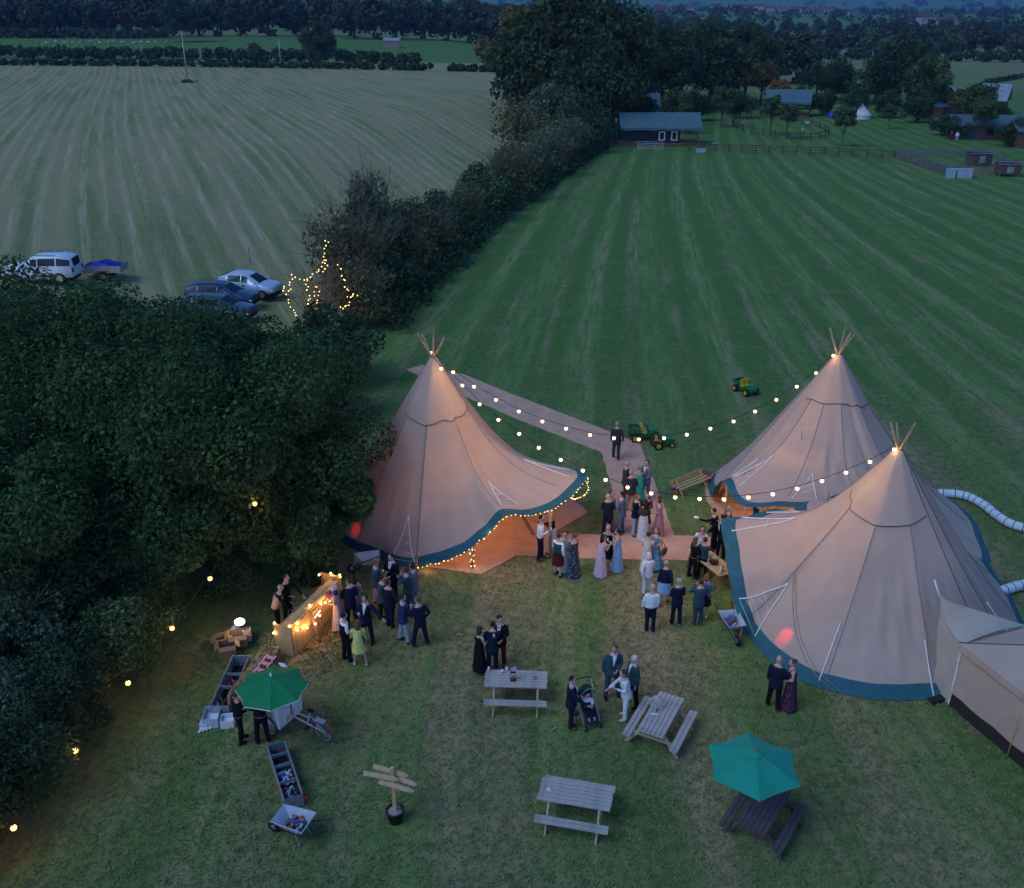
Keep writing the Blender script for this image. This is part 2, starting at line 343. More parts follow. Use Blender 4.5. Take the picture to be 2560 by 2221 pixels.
class Tipi:
    def __init__(s, label, apex, hem, poles, rp, n=144, band=.36, dark=()):
        s.band = band; s.dark = dark
        s.A = Vector(apex); s.c = Vector((apex[0], apex[1], 0)); s.rp = rp; s.n = n
        s.root = thing('giant_tipi', label, 'tipi', s.c)
        pts = []
        for h in hem:
            if h[0] == 'px':
                p = P(h[1], h[2], h[3]); d = p - s.c; pts.append((math.degrees(math.atan2(d.y, d.x)) % 360, math.hypot(d.x, d.y), h[3], h[4] if len(h) > 4 else 1.0))
            else: pts.append((h[1] % 360, h[2], h[3], h[4] if len(h) > 4 else 1.0))
        pts.sort(); s.pts = pts
        s.poles = sorted(a % 360 for a in poles)
        s.build()
    def hem(s, a):
        a %= 360; p = s.pts; n = len(p)
        for i in range(n):
            a0, a1 = p[i][0], p[(i + 1) % n][0] + (360 if i == n - 1 else 0); aa = a + 360 if (i == n - 1 and a < p[0][0]) else a
            if a0 <= aa <= a1 + 1e-9:
                t = (aa - a0) / max(1e-6, a1 - a0); q0, q1, q2, q3 = p[i - 1], p[i], p[(i + 1) % n], p[(i + 2) % n]
                out = []
                for k in (1, 2):
                    m0 = 0.5 * 0.6 * (q2[k] - q0[k]); m1 = 0.5 * 0.6 * (q3[k] - q1[k])
                    out.append((2*t**3 - 3*t**2 + 1) * q1[k] + (t**3 - 2*t**2 + t) * m0 + (-2*t**3 + 3*t**2) * q2[k] + (t**3 - t**2) * m1)
                return out[0], max(0.03, out[1]), q1[3] * (1 - t) + q2[3] * t
        return p[0][1], p[0][2], 1.0
    def S(s, a, t, off=0.0):
        r, z, k = s.hem(a); H = s.A.z
        zc = z + (1.25 - 0.40 * z) * k; rc = s.rp * (1 - zc / H)
        r0, z0 = 0.10, H
        x = (1-t)**2 * r0 + 2*t*(1-t) * rc + t*t * r; y = (1-t)**2 * z0 + 2*t*(1-t) * zc + t*t * z; kk = .75 * sm((z - .7) / 1.3)
        x += kk * ((1-t)**3 * r0 + 3*t*(1-t) * rc + t**3 * r - x); y += kk * ((1-t)**3 * z0 + 3*t*(1-t) * zc + t**3 * z - y)
        # flat facets between the poles
        pa = s.poles; n = len(pa)
        for i in range(n):
            a0 = pa[i]; a1 = pa[(i + 1) % n] + (360 if i == n - 1 else 0); aa = a % 360
            if i == n - 1 and aa < pa[0]: aa += 360
            if a0 <= aa <= a1:
                h2 = R((a1 - a0) / 2); f = math.cos(h2) / math.cos(R(aa - (a0 + a1) / 2)); x *= 1 + (f - 1) * (1 - sm((t - 0.45) / 0.5)); break
        # soft folds
        y += (0.034 * math.sin(R(a) * 31 + t * 7) + .018 * math.sin(R(a) * 53 - t * 11 + 1)) * sm((t - .3) / .35) * (1 - t) * 2.6 * (.25 + .75 * math.sin(R(a) * 2.5 + s.c.x) ** 2)
        x += off
        return Vector((s.c.x + x * math.cos(R(a)), s.c.y + x * math.sin(R(a)), y + off * 0.5))
    def build(s):
        TB = 0.90
        def tb(a):                       # band of constant width: 0.45 m of hem
            p1 = s.S(a, 1.0); p0 = s.S(a, 0.9); L = (p1 - p0).length
            return 1 - 0.1 * min(2.2, s.band / max(L, 0.05))
        n = len(s.poles)
        for i in range(n):
            a0 = s.poles[i]; a1 = s.poles[(i + 1) % n] + (360 if i == n - 1 else 0); k = max(16, int((a1 - a0) / 1.3)); b = M(); bb = M()
            rows = 30; cols = []; bc = []
            for j in range(k + 1):
                a = a0 + (a1 - a0) * j / k; T = tb(a)
                cols.append([s.S(a, T * (q / rows)) for q in range(rows + 1)]); bc.append([s.S(a, T), s.S(a, (T + 1) / 2), s.S(a, 1.0)])
            b.loft(cols, cap=False, closed=False); bb.loft(bc, cap=False, closed=False)
            b.obj('canvas_panel', CANVAS, s.root, True, True); bb.obj('skirt_band', TEAL, s.root, True, True)
            M().tube([s.S(a0, t / 20, 0.012) for t in range(0, 19)], 0.010, 5).obj('seam', SEAM if i in s.dark else SEAM2, s.root, True, True)
        # poles through the top
        for i, a in enumerate(s.poles[::2][:6]):
            aa = R(a + 180 + random.uniform(-14, 14)); l = random.uniform(0.75, 1.1); tip = s.A + Vector((math.cos(aa) * .55 * l, math.sin(aa) * .55 * l, .95 * l))
            foot = Vector((s.c.x + math.cos(R(a)) * s.rp * .93, s.c.y + math.sin(R(a)) * s.rp * .93, 0.0))
            mid = s.A + Vector((math.cos(aa) * -.04, math.sin(aa) * -.04, -.15))
            M().tube([foot, mid, tip], [.065, .05, .036], 8).obj('pole', POLE, s.root, True, True)
    def cap(s, a0, a1, t=0.17, dip=0.03):
        b = M(); k = 24; cols = []; rim = []
        for j in range(k + 1):
            f = j / k; a = a0 + (a1 - a0) * f; tt = t + dip * math.sin(f * math.pi)
            cols.append([s.S(a, tt * q / 6, 0.035) for q in range(7)]); rim.append(s.S(a, tt, 0.04))
        b.loft(cols, cap=False, closed=False); o = b.obj('top_cap', CANVAS, s.root, True, True)
        M().tube(rim, 0.011, 6).obj('cap_rim', SEAM, o, True, False).matrix_parent_inverse = (world_mx(s.root)).inverted()
        o.children[0].matrix_parent_inverse = world_mx(o).inverted()
    def strap(s, a, t0, t1, half, rungs=7, both=True):
        top = s.S(a, t0, .03); legs = []
        for sg in ((-1, 1) if both else (0,)):
            pts = [s.S(a + sg * half * q / 8, t0 + (t1 - t0) * q / 8, .03) for q in range(9)]; legs.append(pts)
        b = M()
        for pts in legs: b.tube(pts, .022, 5)
        if both:
            for q in range(2, 9): b.tube([legs[0][q], legs[1][q - 1] if q % 2 else legs[1][q]], .007, 4)
        b.obj('webbing_strap', WEB, s.root, True, True)
    def guy(s, a, out=1.3, side=0):
        p = s.S(a, 1.0); d = Vector((math.cos(R(a + side)), math.sin(R(a + side)), 0)); q = Vector((p.x, p.y, 0)) + d * out
        M().tube([p, q], .010, 4).obj('guy_rope', ROPE, s.root, True, True); M().tube([q + Vector((0, 0, -.02)), q + Vector((0, 0, .10)) - d * .03], .018, 5).obj('tent_peg', POLE, s.root, True, True)
    def prop(s, a, lean=0.25, r=.055, tin=1.0):
        p = s.S(a, tin); q = Vector((p.x - math.cos(R(a)) * lean, p.y - math.sin(R(a)) * lean, 0.02)); M().tube([q, p], r, 8).obj('prop_pole', POLE, s.root, True, True); return p, q

apL = P(1083, 893, 6.7)
tipiL = Tipi('lone beige tipi on the left with an open dark teal hem strung with fairy lights', apL, [
    ('px', 929, 1391, .03), ('px', 1018, 1420, .04), ('px', 1090, 1408, .35), ('px', 1157, 1384, .8), ('px', 1221, 1336, 1.45), ('px', 1264, 1290, 2.2, 1.3), ('px', 1343, 1285, 1.95), ('px', 1400, 1263, 2.0),
    ('px', 1440, 1230, 2.15), ('px', 1468, 1195, 2.35, 1.3), ('w', 14, 5.0, 1.7), ('w', 38, 4.6, .5), ('w', 60, 4.4, .03), ('w', 95, 4.3, .03), ('w', 135, 4.3, .03), ('w', 175, 4.2, .03), ('w', 205, 4.1, .03)],
    [-20, 18, 58, 98, 138, 178, 222, 262, 306], 4.25, dark=(6,))
tipiL.cap(215, 345, .19, .03)
tipiL.strap(254, .60, .93, 7); tipiL.strap(312, .62, .90, 5); tipiL.strap(350, .66, .92, 4)
for a in (235, 258, 282): tipiL.guy(a, .55)
tipiL.prop(291); tipiL.prop(325, -.1)
ringL = tipiL
apA = P(2096, 886, 6.3)
tipiA = Tipi('rear tipi of the joined pair, beige canvas with a teal edged doorway', apA, [
    ('px', 1779, 1244, .25), ('px', 1790, 1215, 1.3), ('px', 1810, 1206, 2.15, 1.3), ('px', 1857, 1265, 2.2), ('px', 1954, 1267, 2.2), ('px', 2027, 1270, 2.25), ('px', 2112, 1250, 2.3, 1.2), ('w', 283, 5.3, 2.2), ('w', 296, 6.6, .6), ('w', 310, 7.0, .03), ('w', 330, 6.2, .03),
    ('px', 2335, 1222, .03), ('w', 30, 5.0, .03), ('w', 65, 4.6, .03), ('w', 100, 4.5, .03), ('w', 140, 4.4, .03), ('px', 1830, 1170, .05)],
    [-25, 15, 55, 95, 135, 175, 212, 238, 268, 300], 4.2, dark=(5, 9))
tipiA.cap(195, 345, .19, .0)
tipiA.strap(214, .60, .93, 4); tipiA.strap(245, .66, .92, 5); tipiA.strap(200, .62, .9, 3, 5)
tipiA.prop(228, -.1); tipiA.prop(214, .1)
apB = P(2248, 1124, 5.85)
tipiB = Tipi('front tipi of the joined pair, largest beige canvas with a bright teal skirt', apB, [
    ('px', 1807, 1298, 2.4, 1.35), ('px', 1812, 1370, 2.0), ('px', 1822, 1441, 1.5), ('px', 1846, 1541, .55), ('px', 1862, 1583, .03), ('px', 1929, 1654, .03), ('px', 2023, 1712, .03), ('px', 2081, 1728, .03), ('px', 2162, 1746, .03), ('px', 2242, 1752, .03), ('px', 2310, 1750, .03),
    ('w', 300, 4.75, .03), ('w', 330, 4.8, .03), ('px', 2553, 1545, .03), ('w', 15, 5.3, .03), ('px', 2424, 1374, .03), ('w', 60, 6.4, .6), ('w', 90, 4.6, 2.0), ('w', 112, 4.0, 2.2), ('px', 1985, 1277, 2.3), ('px', 1930, 1272, 2.3), ('px', 1870, 1292, 2.35)],
    [-42, -12, 20, 60, 105, 156, 196, 236, 274, 304], 4.3, band=.46, dark=(7, 8))
tipiB.cap(170, 300, .20, .035)
tipiB.strap(161, .60, .95, 5, 6); tipiB.strap(197, .60, .95, 6); tipiB.strap(234, .62, .95, 0, both=False); tipiB.strap(273, .66, .97, 0, both=False); tipiB.strap(325, .6, .9, 0, both=False)
tipiB.strap(138, .72, .94, 6)
for a in (200, 236, 242, 273, 345): tipiB.guy(a, .25)
# long guy lines lying over B's canvas
for a0, a1 in ((198, 243), (196, 240)):
    M().tube([tipiB.S(a0 + (a1 - a0) * q / 12, .55 + .45 * q / 12, .02) for q in range(13)], .010, 4).obj('guy_rope', ROPE, tipiB.root, True, True)
tipiB.prop(157, .15)
# floors inside the joined tipis
def disc(c, r, z, name):
    pts = [Vector((c.x + r * math.cos(R(a)), c.y + r * math.sin(R(a)), z)) for a in range(0, 360, 15)]
    slab(name, pts, COIR, z, kind='structure')
disc(tipiA.c, 4.5, .018, 'tent_floor'); disc(tipiB.c, 4.5, .021, 'tent_floor')
mat_path('tent_floor', [(1800, 1330), (1860, 1275), (1990, 1290), (1960, 1400), (1850, 1470)], .029)

# fairy lights on the hem of the left tipi, and warm light inside the tents
BULB = mat('warm_bulb', (1, .8, .5), .4, emit=(1, .70, .32), estr=.26)
TINY = mat('fairy_bulb', (1, .8, .5), .4, emit=(1, .64, .20), estr=.22)
WIRE = mat('black_cable', (.012, .012, .012), .6)
def fairy(label, pts, step=.16, r=.022, power=1.2, every=1.5, jit=.03, cat='string lights', group=None):
    pts = [Vector(p) for p in pts]; c = sum(pts, Vector()) / len(pts); root = thing('fairy_lights', label, cat, Vector((c.x, c.y, min(p.z for p in pts))), 0, group)
    M().tube(pts, .006, 4).obj('cable', WIRE, root, True, True)
    b = M(); acc = 0; la = every / 2; nl = 0
    for p, q in zip(pts, pts[1:]):
        L = (q - p).length; t = 0
        while acc + (L - t) >= step:
            t += step - acc; acc = 0; x = p.lerp(q, t / L) + Vector((random.uniform(-jit, jit), random.uniform(-jit, jit), random.uniform(-jit, jit)))
            b.ell(x, r * random.uniform(.8, 1.15), 6, 4); la += step
            if la >= every and power: la = 0; nl += 1; lamp('glow', root, x, power, (1, .55, .18), .06, True)
        acc += L - t
    b.obj('fairy_bulbs', TINY, root, True, True, kind='stuff'); return root
hemL = [tipiL.S(a, 1.0) + Vector((0, 0, -.03)) for a in [258, 262, 266, 270, 274, 278, 282, 286, 290, 294, 298, 302, 306, 310, 314, 318, 322, 326, 330, 334, 338, 342, 346, 350]]
fairy('warm fairy lights strung along the raised hem of the lone tipi', hemL, .17, .022, 1.0, 1.2)
p, q = tipiL.S(291, 1), None
pr = [Vector((p.x - math.cos(R(291)) * .25, p.y - math.sin(R(291)) * .25, .05)).lerp(p, f) + Vector((.09 * math.sin(f * 25), .09 * math.cos(f * 25), 0)) for f in [i / 20 for i in range(21)]]
fairy('fairy lights wound round the prop pole in the doorway of the lone tipi', pr, .16, .024, .6, 1.0)
hc = [tipiL.S(350, 1) + Vector((.0, .02, -.02)), tipiL.S(348, 1) + Vector((.05, -.1, -.5)), tipiL.S(342, 1) + Vector((0, 0, -.42)), tipiL.S(336, 1) + Vector((0, 0, -.05))]
fairy('loop of fairy lights hanging from the right corner of the lone tipi', hc, .09, .022, .5, 1.0)
def hanging(root, loc, power, lbl):
    t = thing('pendant_lamp', lbl, 'lamp', loc); b = M(); b.lathe((0, 0, 0), [(.05, .14), (.16, 0), (.15, -.01), (.04, .12)], 12); b.obj('lamp_shade', mat('lamp_shade', (.3, .2, .1), .7), t, True)
    M().ell((0, 0, 0), .06, 8, 6).obj('bulb', BULB, t, True); M().tube([(0, 0, .12), (0, 0, 1.2)], .01, 4).obj('cable', WIRE, t)
    lamp('glow', t, (0, 0, -.1), power, (1, .52, .16), .12)
hanging(tipiL.root, tipiL.c + Vector((.6, -.8, 2.9)), 62, 'pendant lamp inside the lone tipi')
hanging(tipiA.root, tipiA.c + Vector((-1.5, -1.6, 2.6)), 40, 'pendant lamp inside the rear joined tipi')
hanging(tipiB.root, tipiB.c + Vector((-1.5, 1.2, 2.6)), 30, 'pendant lamp inside the front joined tipi')
# red party light shining through the canvas of the front tipi
def party(tp, a, t, inset, power, lbl):
    tgt = tp.S(a, t); src = Vector((tgt.x - math.cos(R(a)) * inset, tgt.y - math.sin(R(a)) * inset, .35))
    th = thing('party_light', lbl, 'stage light', Vector((src.x, src.y, 0.03)))
    b = M(); b.lathe((0, 0, .22), [(.08, 0), (.1, .2), (.1, .22), (.02, .2)], 10); b.box((0, 0, .12), (.2, .06, .24)); b.obj('housing', mat('black_metal', (.02, .02, .02), .4), th)
    lamp('beam', th, src + Vector((0, 0, .2)), power, (1, .03, .02), .03, True, spot=R(24), aim=tgt)
party(tipiB, 214, .82, 1.4, 420, 'red stage light under the canvas of the front tipi'); party(tipiL, 216, .80, 1.5, 160, 'red stage light under the canvas of the lone tipi')

# ------------------------------------------------------------------ box marquee joined by a canvas tunnel
c0 = P(2371, 1762, 0); c1 = P(2560, 1923, 0); ux = (c1 - c0).normalized(); uy = Vector((-ux.y, ux.x, 0))
root = thing('frame_marquee', 'low square brown marquee at the right edge joined to the front tipi', 'marquee', c0)
W_, E_, PK = 5.2, 2.12, 3.25
def mp(a, b, z): return c0 + ux * a + uy * b + Vector((0, 0, z))
cor = [(0, 0), (W_, 0), (W_, W_), (0, W_)]
for i in range(4):
    a, b = cor[i], cor[(i + 1) % 4]; g = M(); sk = M(); rf = M(); vl = M(); k = 14; rows = [[], []]; r2 = [[], []]
    for j in range(k + 1):
        f = j / k; x = a[0] + (b[0] - a[0]) * f; y = a[1] + (b[1] - a[1]) * f; dx = .03 * math.sin(j * 1.9)
        rows[0].append(mp(x, y + dx, .42)); rows[1].append(mp(x, y, E_)); r2[0].append(mp(x, y - .02, .0)); r2[1].append(mp(x, y + dx, .42))
    g.loft(rows, cap=False, closed=False).obj('wall_panel', CANVAS2, root, True, True); sk.loft(r2, cap=False, closed=False).obj('mud_skirt', BROWN, root, True, True)
    ct = mp(W_ / 2, W_ / 2, PK); col = []
    for q in range(9):
        t = q / 8; row = []
        for j in range(k + 1):
            f = j / k; e = mp(a[0] + (b[0] - a[0]) * f, a[1] + (b[1] - a[1]) * f, E_); o = e + (e - mp(W_ / 2, W_ / 2, E_)) * .03
            pnt = o.lerp(ct, t); pnt.z -= .10 * math.sin(t * math.pi) * (1 - abs(2 * f - 1) * .5); row.append(pnt)
        col.append(row)
    rf.loft(col, cap=False, closed=False).obj('roof_panel', CANVAS2, root, True, True)
    o1 = col[0]; vl.loft([o1, [p_ + Vector((0, 0, -.22)) for p_ in o1]], cap=False, closed=False).obj('valance', CANVAS2, root, True, True)
    M().tube([mp(a[0], a[1], 0), mp(a[0], a[1], E_)], .03, 6).obj('leg', WEB, root, False, True)
    M().tube([col[q][0] + Vector((0, 0, .012)) for q in range(9)], .014, 5).obj('seam', SEAM, root, True, True)
for f, z in ((.5, 1.9), (1.1, 1.95), (2.0, 1.9)): M().tube([mp(f, .03, z), mp(f, .05, z - .18)], .018, 5).obj('toggle', WEB, root, False, True)
M().tube([mp(2.2, -.06, .05), mp(2.25, -.10, 1.5)], .012, 4).obj('guy_rope', mat('orange_strap', (.55, .28, .06), .8), root, False, True)
# tunnel
def tun(cols, m, nm): return M().loft(cols, cap=False, closed=False).obj(nm, m, root, True, True)
pk = P(2351, 1497, 3.0); ea = mp(.05, .0, E_ + .05); eb = mp(.05, 2.2, E_ + .12); s0 = tipiB.S(-50, .92)
lb = P(2333, 1728, .03); 
wallL = []; roofT = []
for q in range(9):
    t = q / 8; top = pk.lerp(ea, t) + Vector((0, 0, -.32 * math.sin(t * math.pi))); bot = lb.lerp(mp(.02, -.02, .03), t); wallL.append([top.lerp(bot, k / 6) + Vector((0.03 * math.sin(k * 2 + q), 0, 0)) for k in range(7)])
    rb = pk.lerp(eb, t) + Vector((0, 0, -.2 * math.sin(t * math.pi))); roofT.append([top.lerp(pk.lerp(eb, min(1, t * 1.0)), k / 6) + Vector((0, 0, .12 * math.sin(k / 6 * math.pi))) for k in range(7)])
tun(wallL, CREAM, 'tunnel_wall'); tun(roofT, CREAM, 'tunnel_roof')
M().tube([P(2336, 1450, 3.5), pk], .03, 6).obj('lifting_strap', WEB, root, True, True)
M().box(P(2345, 1748, .1), (.55, .2, .08), .4).obj('threshold', BROWN, root, False, True)

# ------------------------------------------------------------------ white ribbed heater ducts
DUCT = mat('white_duct', (.62, .66, .70), .7, .15, 5); HOOP = mat('duct_hoop', (.04, .10, .11), .7)
def duct(label, pix, rad=.18):
    c = [P(a, b, rad + .01) for a, b in pix]; pts = []
    for i in range(len(c) - 1):
        q0, q1, q2, q3 = c[max(i - 1, 0)], c[i], c[i + 1], c[min(i + 2, len(c) - 1)]
        for k in range(8):
            t = k / 8; pts.append(.5 * ((2 * q1) + (q2 - q0) * t + (2 * q0 - 5 * q1 + 4 * q2 - q3) * t * t + (3 * q1 - q0 - 3 * q2 + q3) * t ** 3))
    r_ = thing('heater_duct', label, 'duct', Vector((pts[0].x, pts[0].y, 0)))
    L = 0; dense = [pts[0]]
    for a, b in zip(pts, pts[1:]):
        k = max(1, int((b - a).length / .07)); dense += [a.lerp(b, (j + 1) / k) for j in range(k)]
    b = M().tube(dense, [rad * (1 - .07 * (i % 4 == 0)) for i in range(len(dense))], 14); b.obj('sleeve', DUCT, r_, True, True)
    for i in range(2, len(dense) - 1, 4):
        d = (dense[i + 1] - dense[i - 1]).normalized() * .018; M().tube([dense[i] - d, dense[i] + d], rad * 1.015, 14).obj('hoop', HOOP, r_, True, True)
duct('long white ribbed duct curving over the grass behind the joined tipis', [(2345, 1233), (2399, 1237), (2434, 1248), (2465, 1267), (2492, 1289), (2527, 1310), (2570, 1322), (2640, 1332)])
duct('short white ribbed duct beside the right flank of the front tipi', [(2490, 1484), (2520, 1473), (2560, 1462), (2620, 1452)])

# ------------------------------------------------------------------ festoon strings between the tipi tops
def festoon(label, a, b, pix, zs):
    root = thing('festoon_lights', label, 'string lights', Vector((0, a.y - 2, 0)))
    pts = [P(px, py, z) for (px, py), z in zip(pix, zs)]; cab = [a] + [p_ + Vector((0, 0, .09)) for p_ in pts] + [b]
    M().tube(cab, .010, 5).obj('cable', WIRE, root, True, True)
    for i_, p_ in enumerate(pts):
        o = M().ell((0, 0, 0), .060, 10, 8).obj('bulb', BULB, root, True, True); o.location = p_
        M().tube([(0, 0, .05), (0, 0, .10)], .022, 6).obj('socket', WIRE, o)
        lamp('glow', root, p_ - Vector((0, 0, .0)), 3.5 if i_ < 2 or i_ > len(pts) - 3 else 10.0, (1, .58, .24), .085, True)
def sagline(n, z0, z1, sag):      # heights of a hanging cable
    return [z0 + (z1 - z0) * (i / (n - 1)) - 4 * sag * (i / (n - 1)) * (1 - i / (n - 1)) for i in range(n)]
F1 = [(1080, 882), (1133, 931), (1185, 967), (1240, 1000), (1297, 1029), (1356, 1054), (1415, 1072), (1475, 1088), (1535, 1096), (1597, 1099), (1660, 1096), (1717, 1087), (1776, 1072), (1834, 1054), (1888, 1029), (1941, 1000), (1992, 967), (2040, 933), (2083, 889)]
F2 = [(1103, 922), (1156, 964), (1199, 1011), (1246, 1050), (1298, 1085), (1347, 1120), (1402, 1150), (1457, 1177), (1514, 1200), (1569, 1219), (1628, 1234), (1688, 1244), (1749, 1248), (1810, 1249), (1871, 1244), (1932, 1236), (1993, 1222), (2055, 1203), (2115, 1182), (2175, 1155), (2236, 1124)]
festoon('festoon of warm globes from the lone tipi top to the rear tipi top', apL, apA, F1, sagline(len(F1), 6.85, 6.35, 2.0))
festoon('festoon of warm globes from the lone tipi top to the front tipi top', apL, apB, F2, sagline(len(F2), 6.5, 5.9, 1.9))
# ------------------------------------------------------------------ trees, bushes and hedges
LEAF = {
 'oak': mat('oak_leaves', (.074, .145, .050), .9, .45, .5, island=.5, trans=.3, spec=.1, col2=(.028, .064, .030)),
 'dark': mat('dark_leaves', (.050, .092, .045), .9, .4, .3, island=.4, trans=.25, spec=.08),
 'mid': mat('mid_leaves', (.085, .135, .055), .9, .4, .3, island=.4, trans=.25, spec=.08),
 'olive': mat('olive_leaves', (.165, .165, .070), .9, .4, .3, island=.45, trans=.25, spec=.08, col2=(.085, .095, .045)),
 'grey': mat('grey_leaves', (.105, .155, .090), .9, .4, .4, island=.4, trans=.25, spec=.08),
 'rust': mat('autumn_leaves', (.330, .150, .035), .9, .4, .4, island=.4, trans=.2, spec=.08, col2=(.13, .11, .04)),
 'gold': mat('golden_leaves', (.130, .130, .050), .9, .4, .4, island=.4, trans=.2, spec=.08, col2=(.085, .105, .04)),
 'far': mat('far_leaves', (.036, .068, .040), .95, .4, .1, island=.4, spec=.05, col2=(.065, .075, .042)),
}
BARK = mat('bark', (.090, .070, .055), .95, .4, 6, bump=.6, bscale=20)
TWIG = mat('twigs', (.150, .120, .085), .95, .3, 3)
def leaf_mesh(name, C, n, size, m, flat=.85, shell=0.):
    C = np.asarray(C, float); wgt = C[:, 3] ** 2; idx = RNG.choice(len(C), n, p=wgt / wgt.sum())
    d = RNG.normal(size=(n, 3)); d /= np.linalg.norm(d, axis=1)[:, None]
    lo_ = .45 + .35 * shell; rad = C[idx, 3] * (lo_ + (1.07 - lo_) * RNG.random(n) ** .6); pos = C[idx, :3] + d * rad[:, None] * np.array([1, 1, flat])
    nrm = d + RNG.normal(size=(n, 3)) * .75 + np.array([0, 0, .45]); nrm /= np.linalg.norm(nrm, axis=1)[:, None]
    t = np.cross(nrm, RNG.normal(size=(n, 3))); t /= np.linalg.norm(t, axis=1)[:, None] + 1e-9; b = np.cross(nrm, t)
    s = size * (.45 + 1.25 * RNG.random(n) ** 1.8); k = .55 + .3 * RNG.random(n)
    V = np.stack([pos - t * s[:, None] * .5, pos + b * (s * k)[:, None] * .5, pos + t * s[:, None] * .5, pos - b * (s * k)[:, None] * .5], 1)
    me = bpy.data.meshes.new(name); nv = n * 4
    me.vertices.add(nv); me.vertices.foreach_set('co', V.ravel()); me.loops.add(nv); me.loops.foreach_set('vertex_index', np.arange(nv, dtype=np.int32))
    me.polygons.add(n); me.polygons.foreach_set('loop_start', np.arange(0, nv, 4, dtype=np.int32)); me.polygons.foreach_set('loop_total', np.full(n, 4, dtype=np.int32))
    me.update(); me.materials.append(m); return me
def crown(cz, rx, rz, k, cr=(.20, .34), low=-.45, squash=1.0, seed=None):
    out = []
    for i in range(k):
        while True:
            d = Vector((random.gauss(0, 1), random.gauss(0, 1), random.gauss(.15, .9))).normalized()
            if d.z > low: break
        f = random.uniform(.50, .86) if i % 5 else random.uniform(.1, .45)
        r = rx * random.uniform(*cr); out.append((d.x * rx * f, d.y * rx * f * squash, cz + d.z * rz * f, r))
    return out
def trunk_mesh(h, r, C, limbs=7):
    b = M(); lean = Vector((random.uniform(-.04, .04) * h, random.uniform(-.04, .04) * h, 0))
    b.tube([(0, 0, -.2), (0, 0, .15), lean * .4 + Vector((0, 0, h * .3)), lean + Vector((0, 0, h * .7))], [r * 1.5, r * 1.1, r * .85, r * .3], 9)
    for c in random.sample(list(C), min(limbs, len(C))):
        z0 = h * random.uniform(.22, .5); e = Vector(c[:3]); s = lean * .5 + Vector((0, 0, z0)); mid = s.lerp(e, .5) + Vector((0, 0, .08 * h))
        b.tube([s, mid, e], [r * .55, r * .33, r * .1], 6)
    return b.mesh('trunk', BARK, True)
class Kind:
    def __init__(s, h, rx, rz, cz, k, n, leaf, m, r=None, low=-.45, cr=(.20, .34), flat=.85, limbs=7):
        C = crown(cz, rx, rz, k, cr, low); s.h = h; s.cm = leaf_mesh('crown', C, n, leaf, m, flat); s.tm = trunk_mesh(h, r or h * .022, C, limbs)
def plant(kind, label, loc, scale=1.0, rz=None, group=None, name='tree', cat='tree', sz=None):
    t = thing(name, label, cat, loc, random.uniform(0, 6.28) if rz is None else rz, group)
    t.scale = (scale, scale, sz or scale)
    put('trunk', kind.tm, t); put('crown', kind.cm, t, kind='stuff'); return t
def at(px, D):
    dep = D * math.cos(PITCH) + (CAM_H - 0) * math.sin(PITCH); x = (px - 1280) / FPX * dep; z = terr(x, D); dep = D * math.cos(PITCH) + (CAM_H - z) * math.sin(PITCH); x = (px - 1280) / FPX * dep
    return Vector((x, D, terr(x, D) - .05))
# the oaks in front
def oak(label, loc, h, rx, rz, cz, k, n, leaf, m='oak', low=-.5):
    C = crown(cz, rx, rz, k, (.13, .24), low); t = thing('oak_tree', label, 'tree', loc, 0)
    put('trunk', trunk_mesh(h, .32, C, 12), t); put('crown', leaf_mesh('crown', C, n, leaf, LEAF[m], .8, .8), t, kind='stuff')
oak('broad dark oak whose crown overlaps the left side of the lone tipi', (-10.6, 30.2, 0), 9.6, 6.3, 4.3, 5.2, 130, 170000, .125)
oak('tall dark oak at the left edge in front of the parked white car', (-17.2, 33.0, terr(-17.2, 33)), 10.0, 6.4, 4.6, 5.3, 120, 105000, .13)
oak('rounded oak crown filling the gap between the two front oaks', (-13.9, 31.4, terr(-13.9, 31.4)), 9.6, 3.9, 3.4, 6.0, 60, 60000, .12)
oak('lower oak at the left edge behind the lit hedge', (-16.3, 25.0, 0), 7.6, 4.9, 3.4, 3.9, 90, 80000, .12)
oak('dark spreading oak hanging over the wooden bar', (-11.6, 26.8, 0), 5.4, 3.5, 2.2, 3.0, 60, 40000, .12, low=-.7)
oak('low skirt of oak foliage before the left flank of the lone tipi', (-6.85, 28.35, 0), 4.6, 2.7, 2.5, 2.4, 54, 46000, .12, low=-1.1)
# bushes
KB = {
 'dense': Kind(4.6, 2.7, 2.3, 2.2, 30, 6000, .24, LEAF['dark'], .10, low=-.9, cr=(.26, .44)),
 'mid': Kind(4.6, 2.6, 2.3, 2.2, 34, 6500, .25, LEAF['mid'], .10, low=-.9, cr=(.26, .44)),
 'grey': Kind(4.6, 2.5, 2.4, 2.3, 28, 4200, .22, LEAF['grey'], .10, low=-.9, cr=(.24, .40)),
 'olive': Kind(4.6, 2.6, 2.4, 2.2, 26, 2600, .22, LEAF['olive'], .10, low=-.9, cr=(.26, .44), limbs=24),
}
KB['neard'] = Kind(4.6, 2.6, 2.3, 2.2, 40, 16000, .15, LEAF['dark'], .10, low=-.9, cr=(.22, .38)); KB['nearm'] = Kind(4.6, 2.6, 2.3, 2.2, 40, 15000, .15, LEAF['mid'], .10, low=-.9, cr=(.22, .38)); KB['nearg'] = Kind(4.6, 2.5, 2.4, 2.3, 34, 9000, .13, LEAF['grey'], .10, low=-.9, cr=(.20, .36), limbs=20)
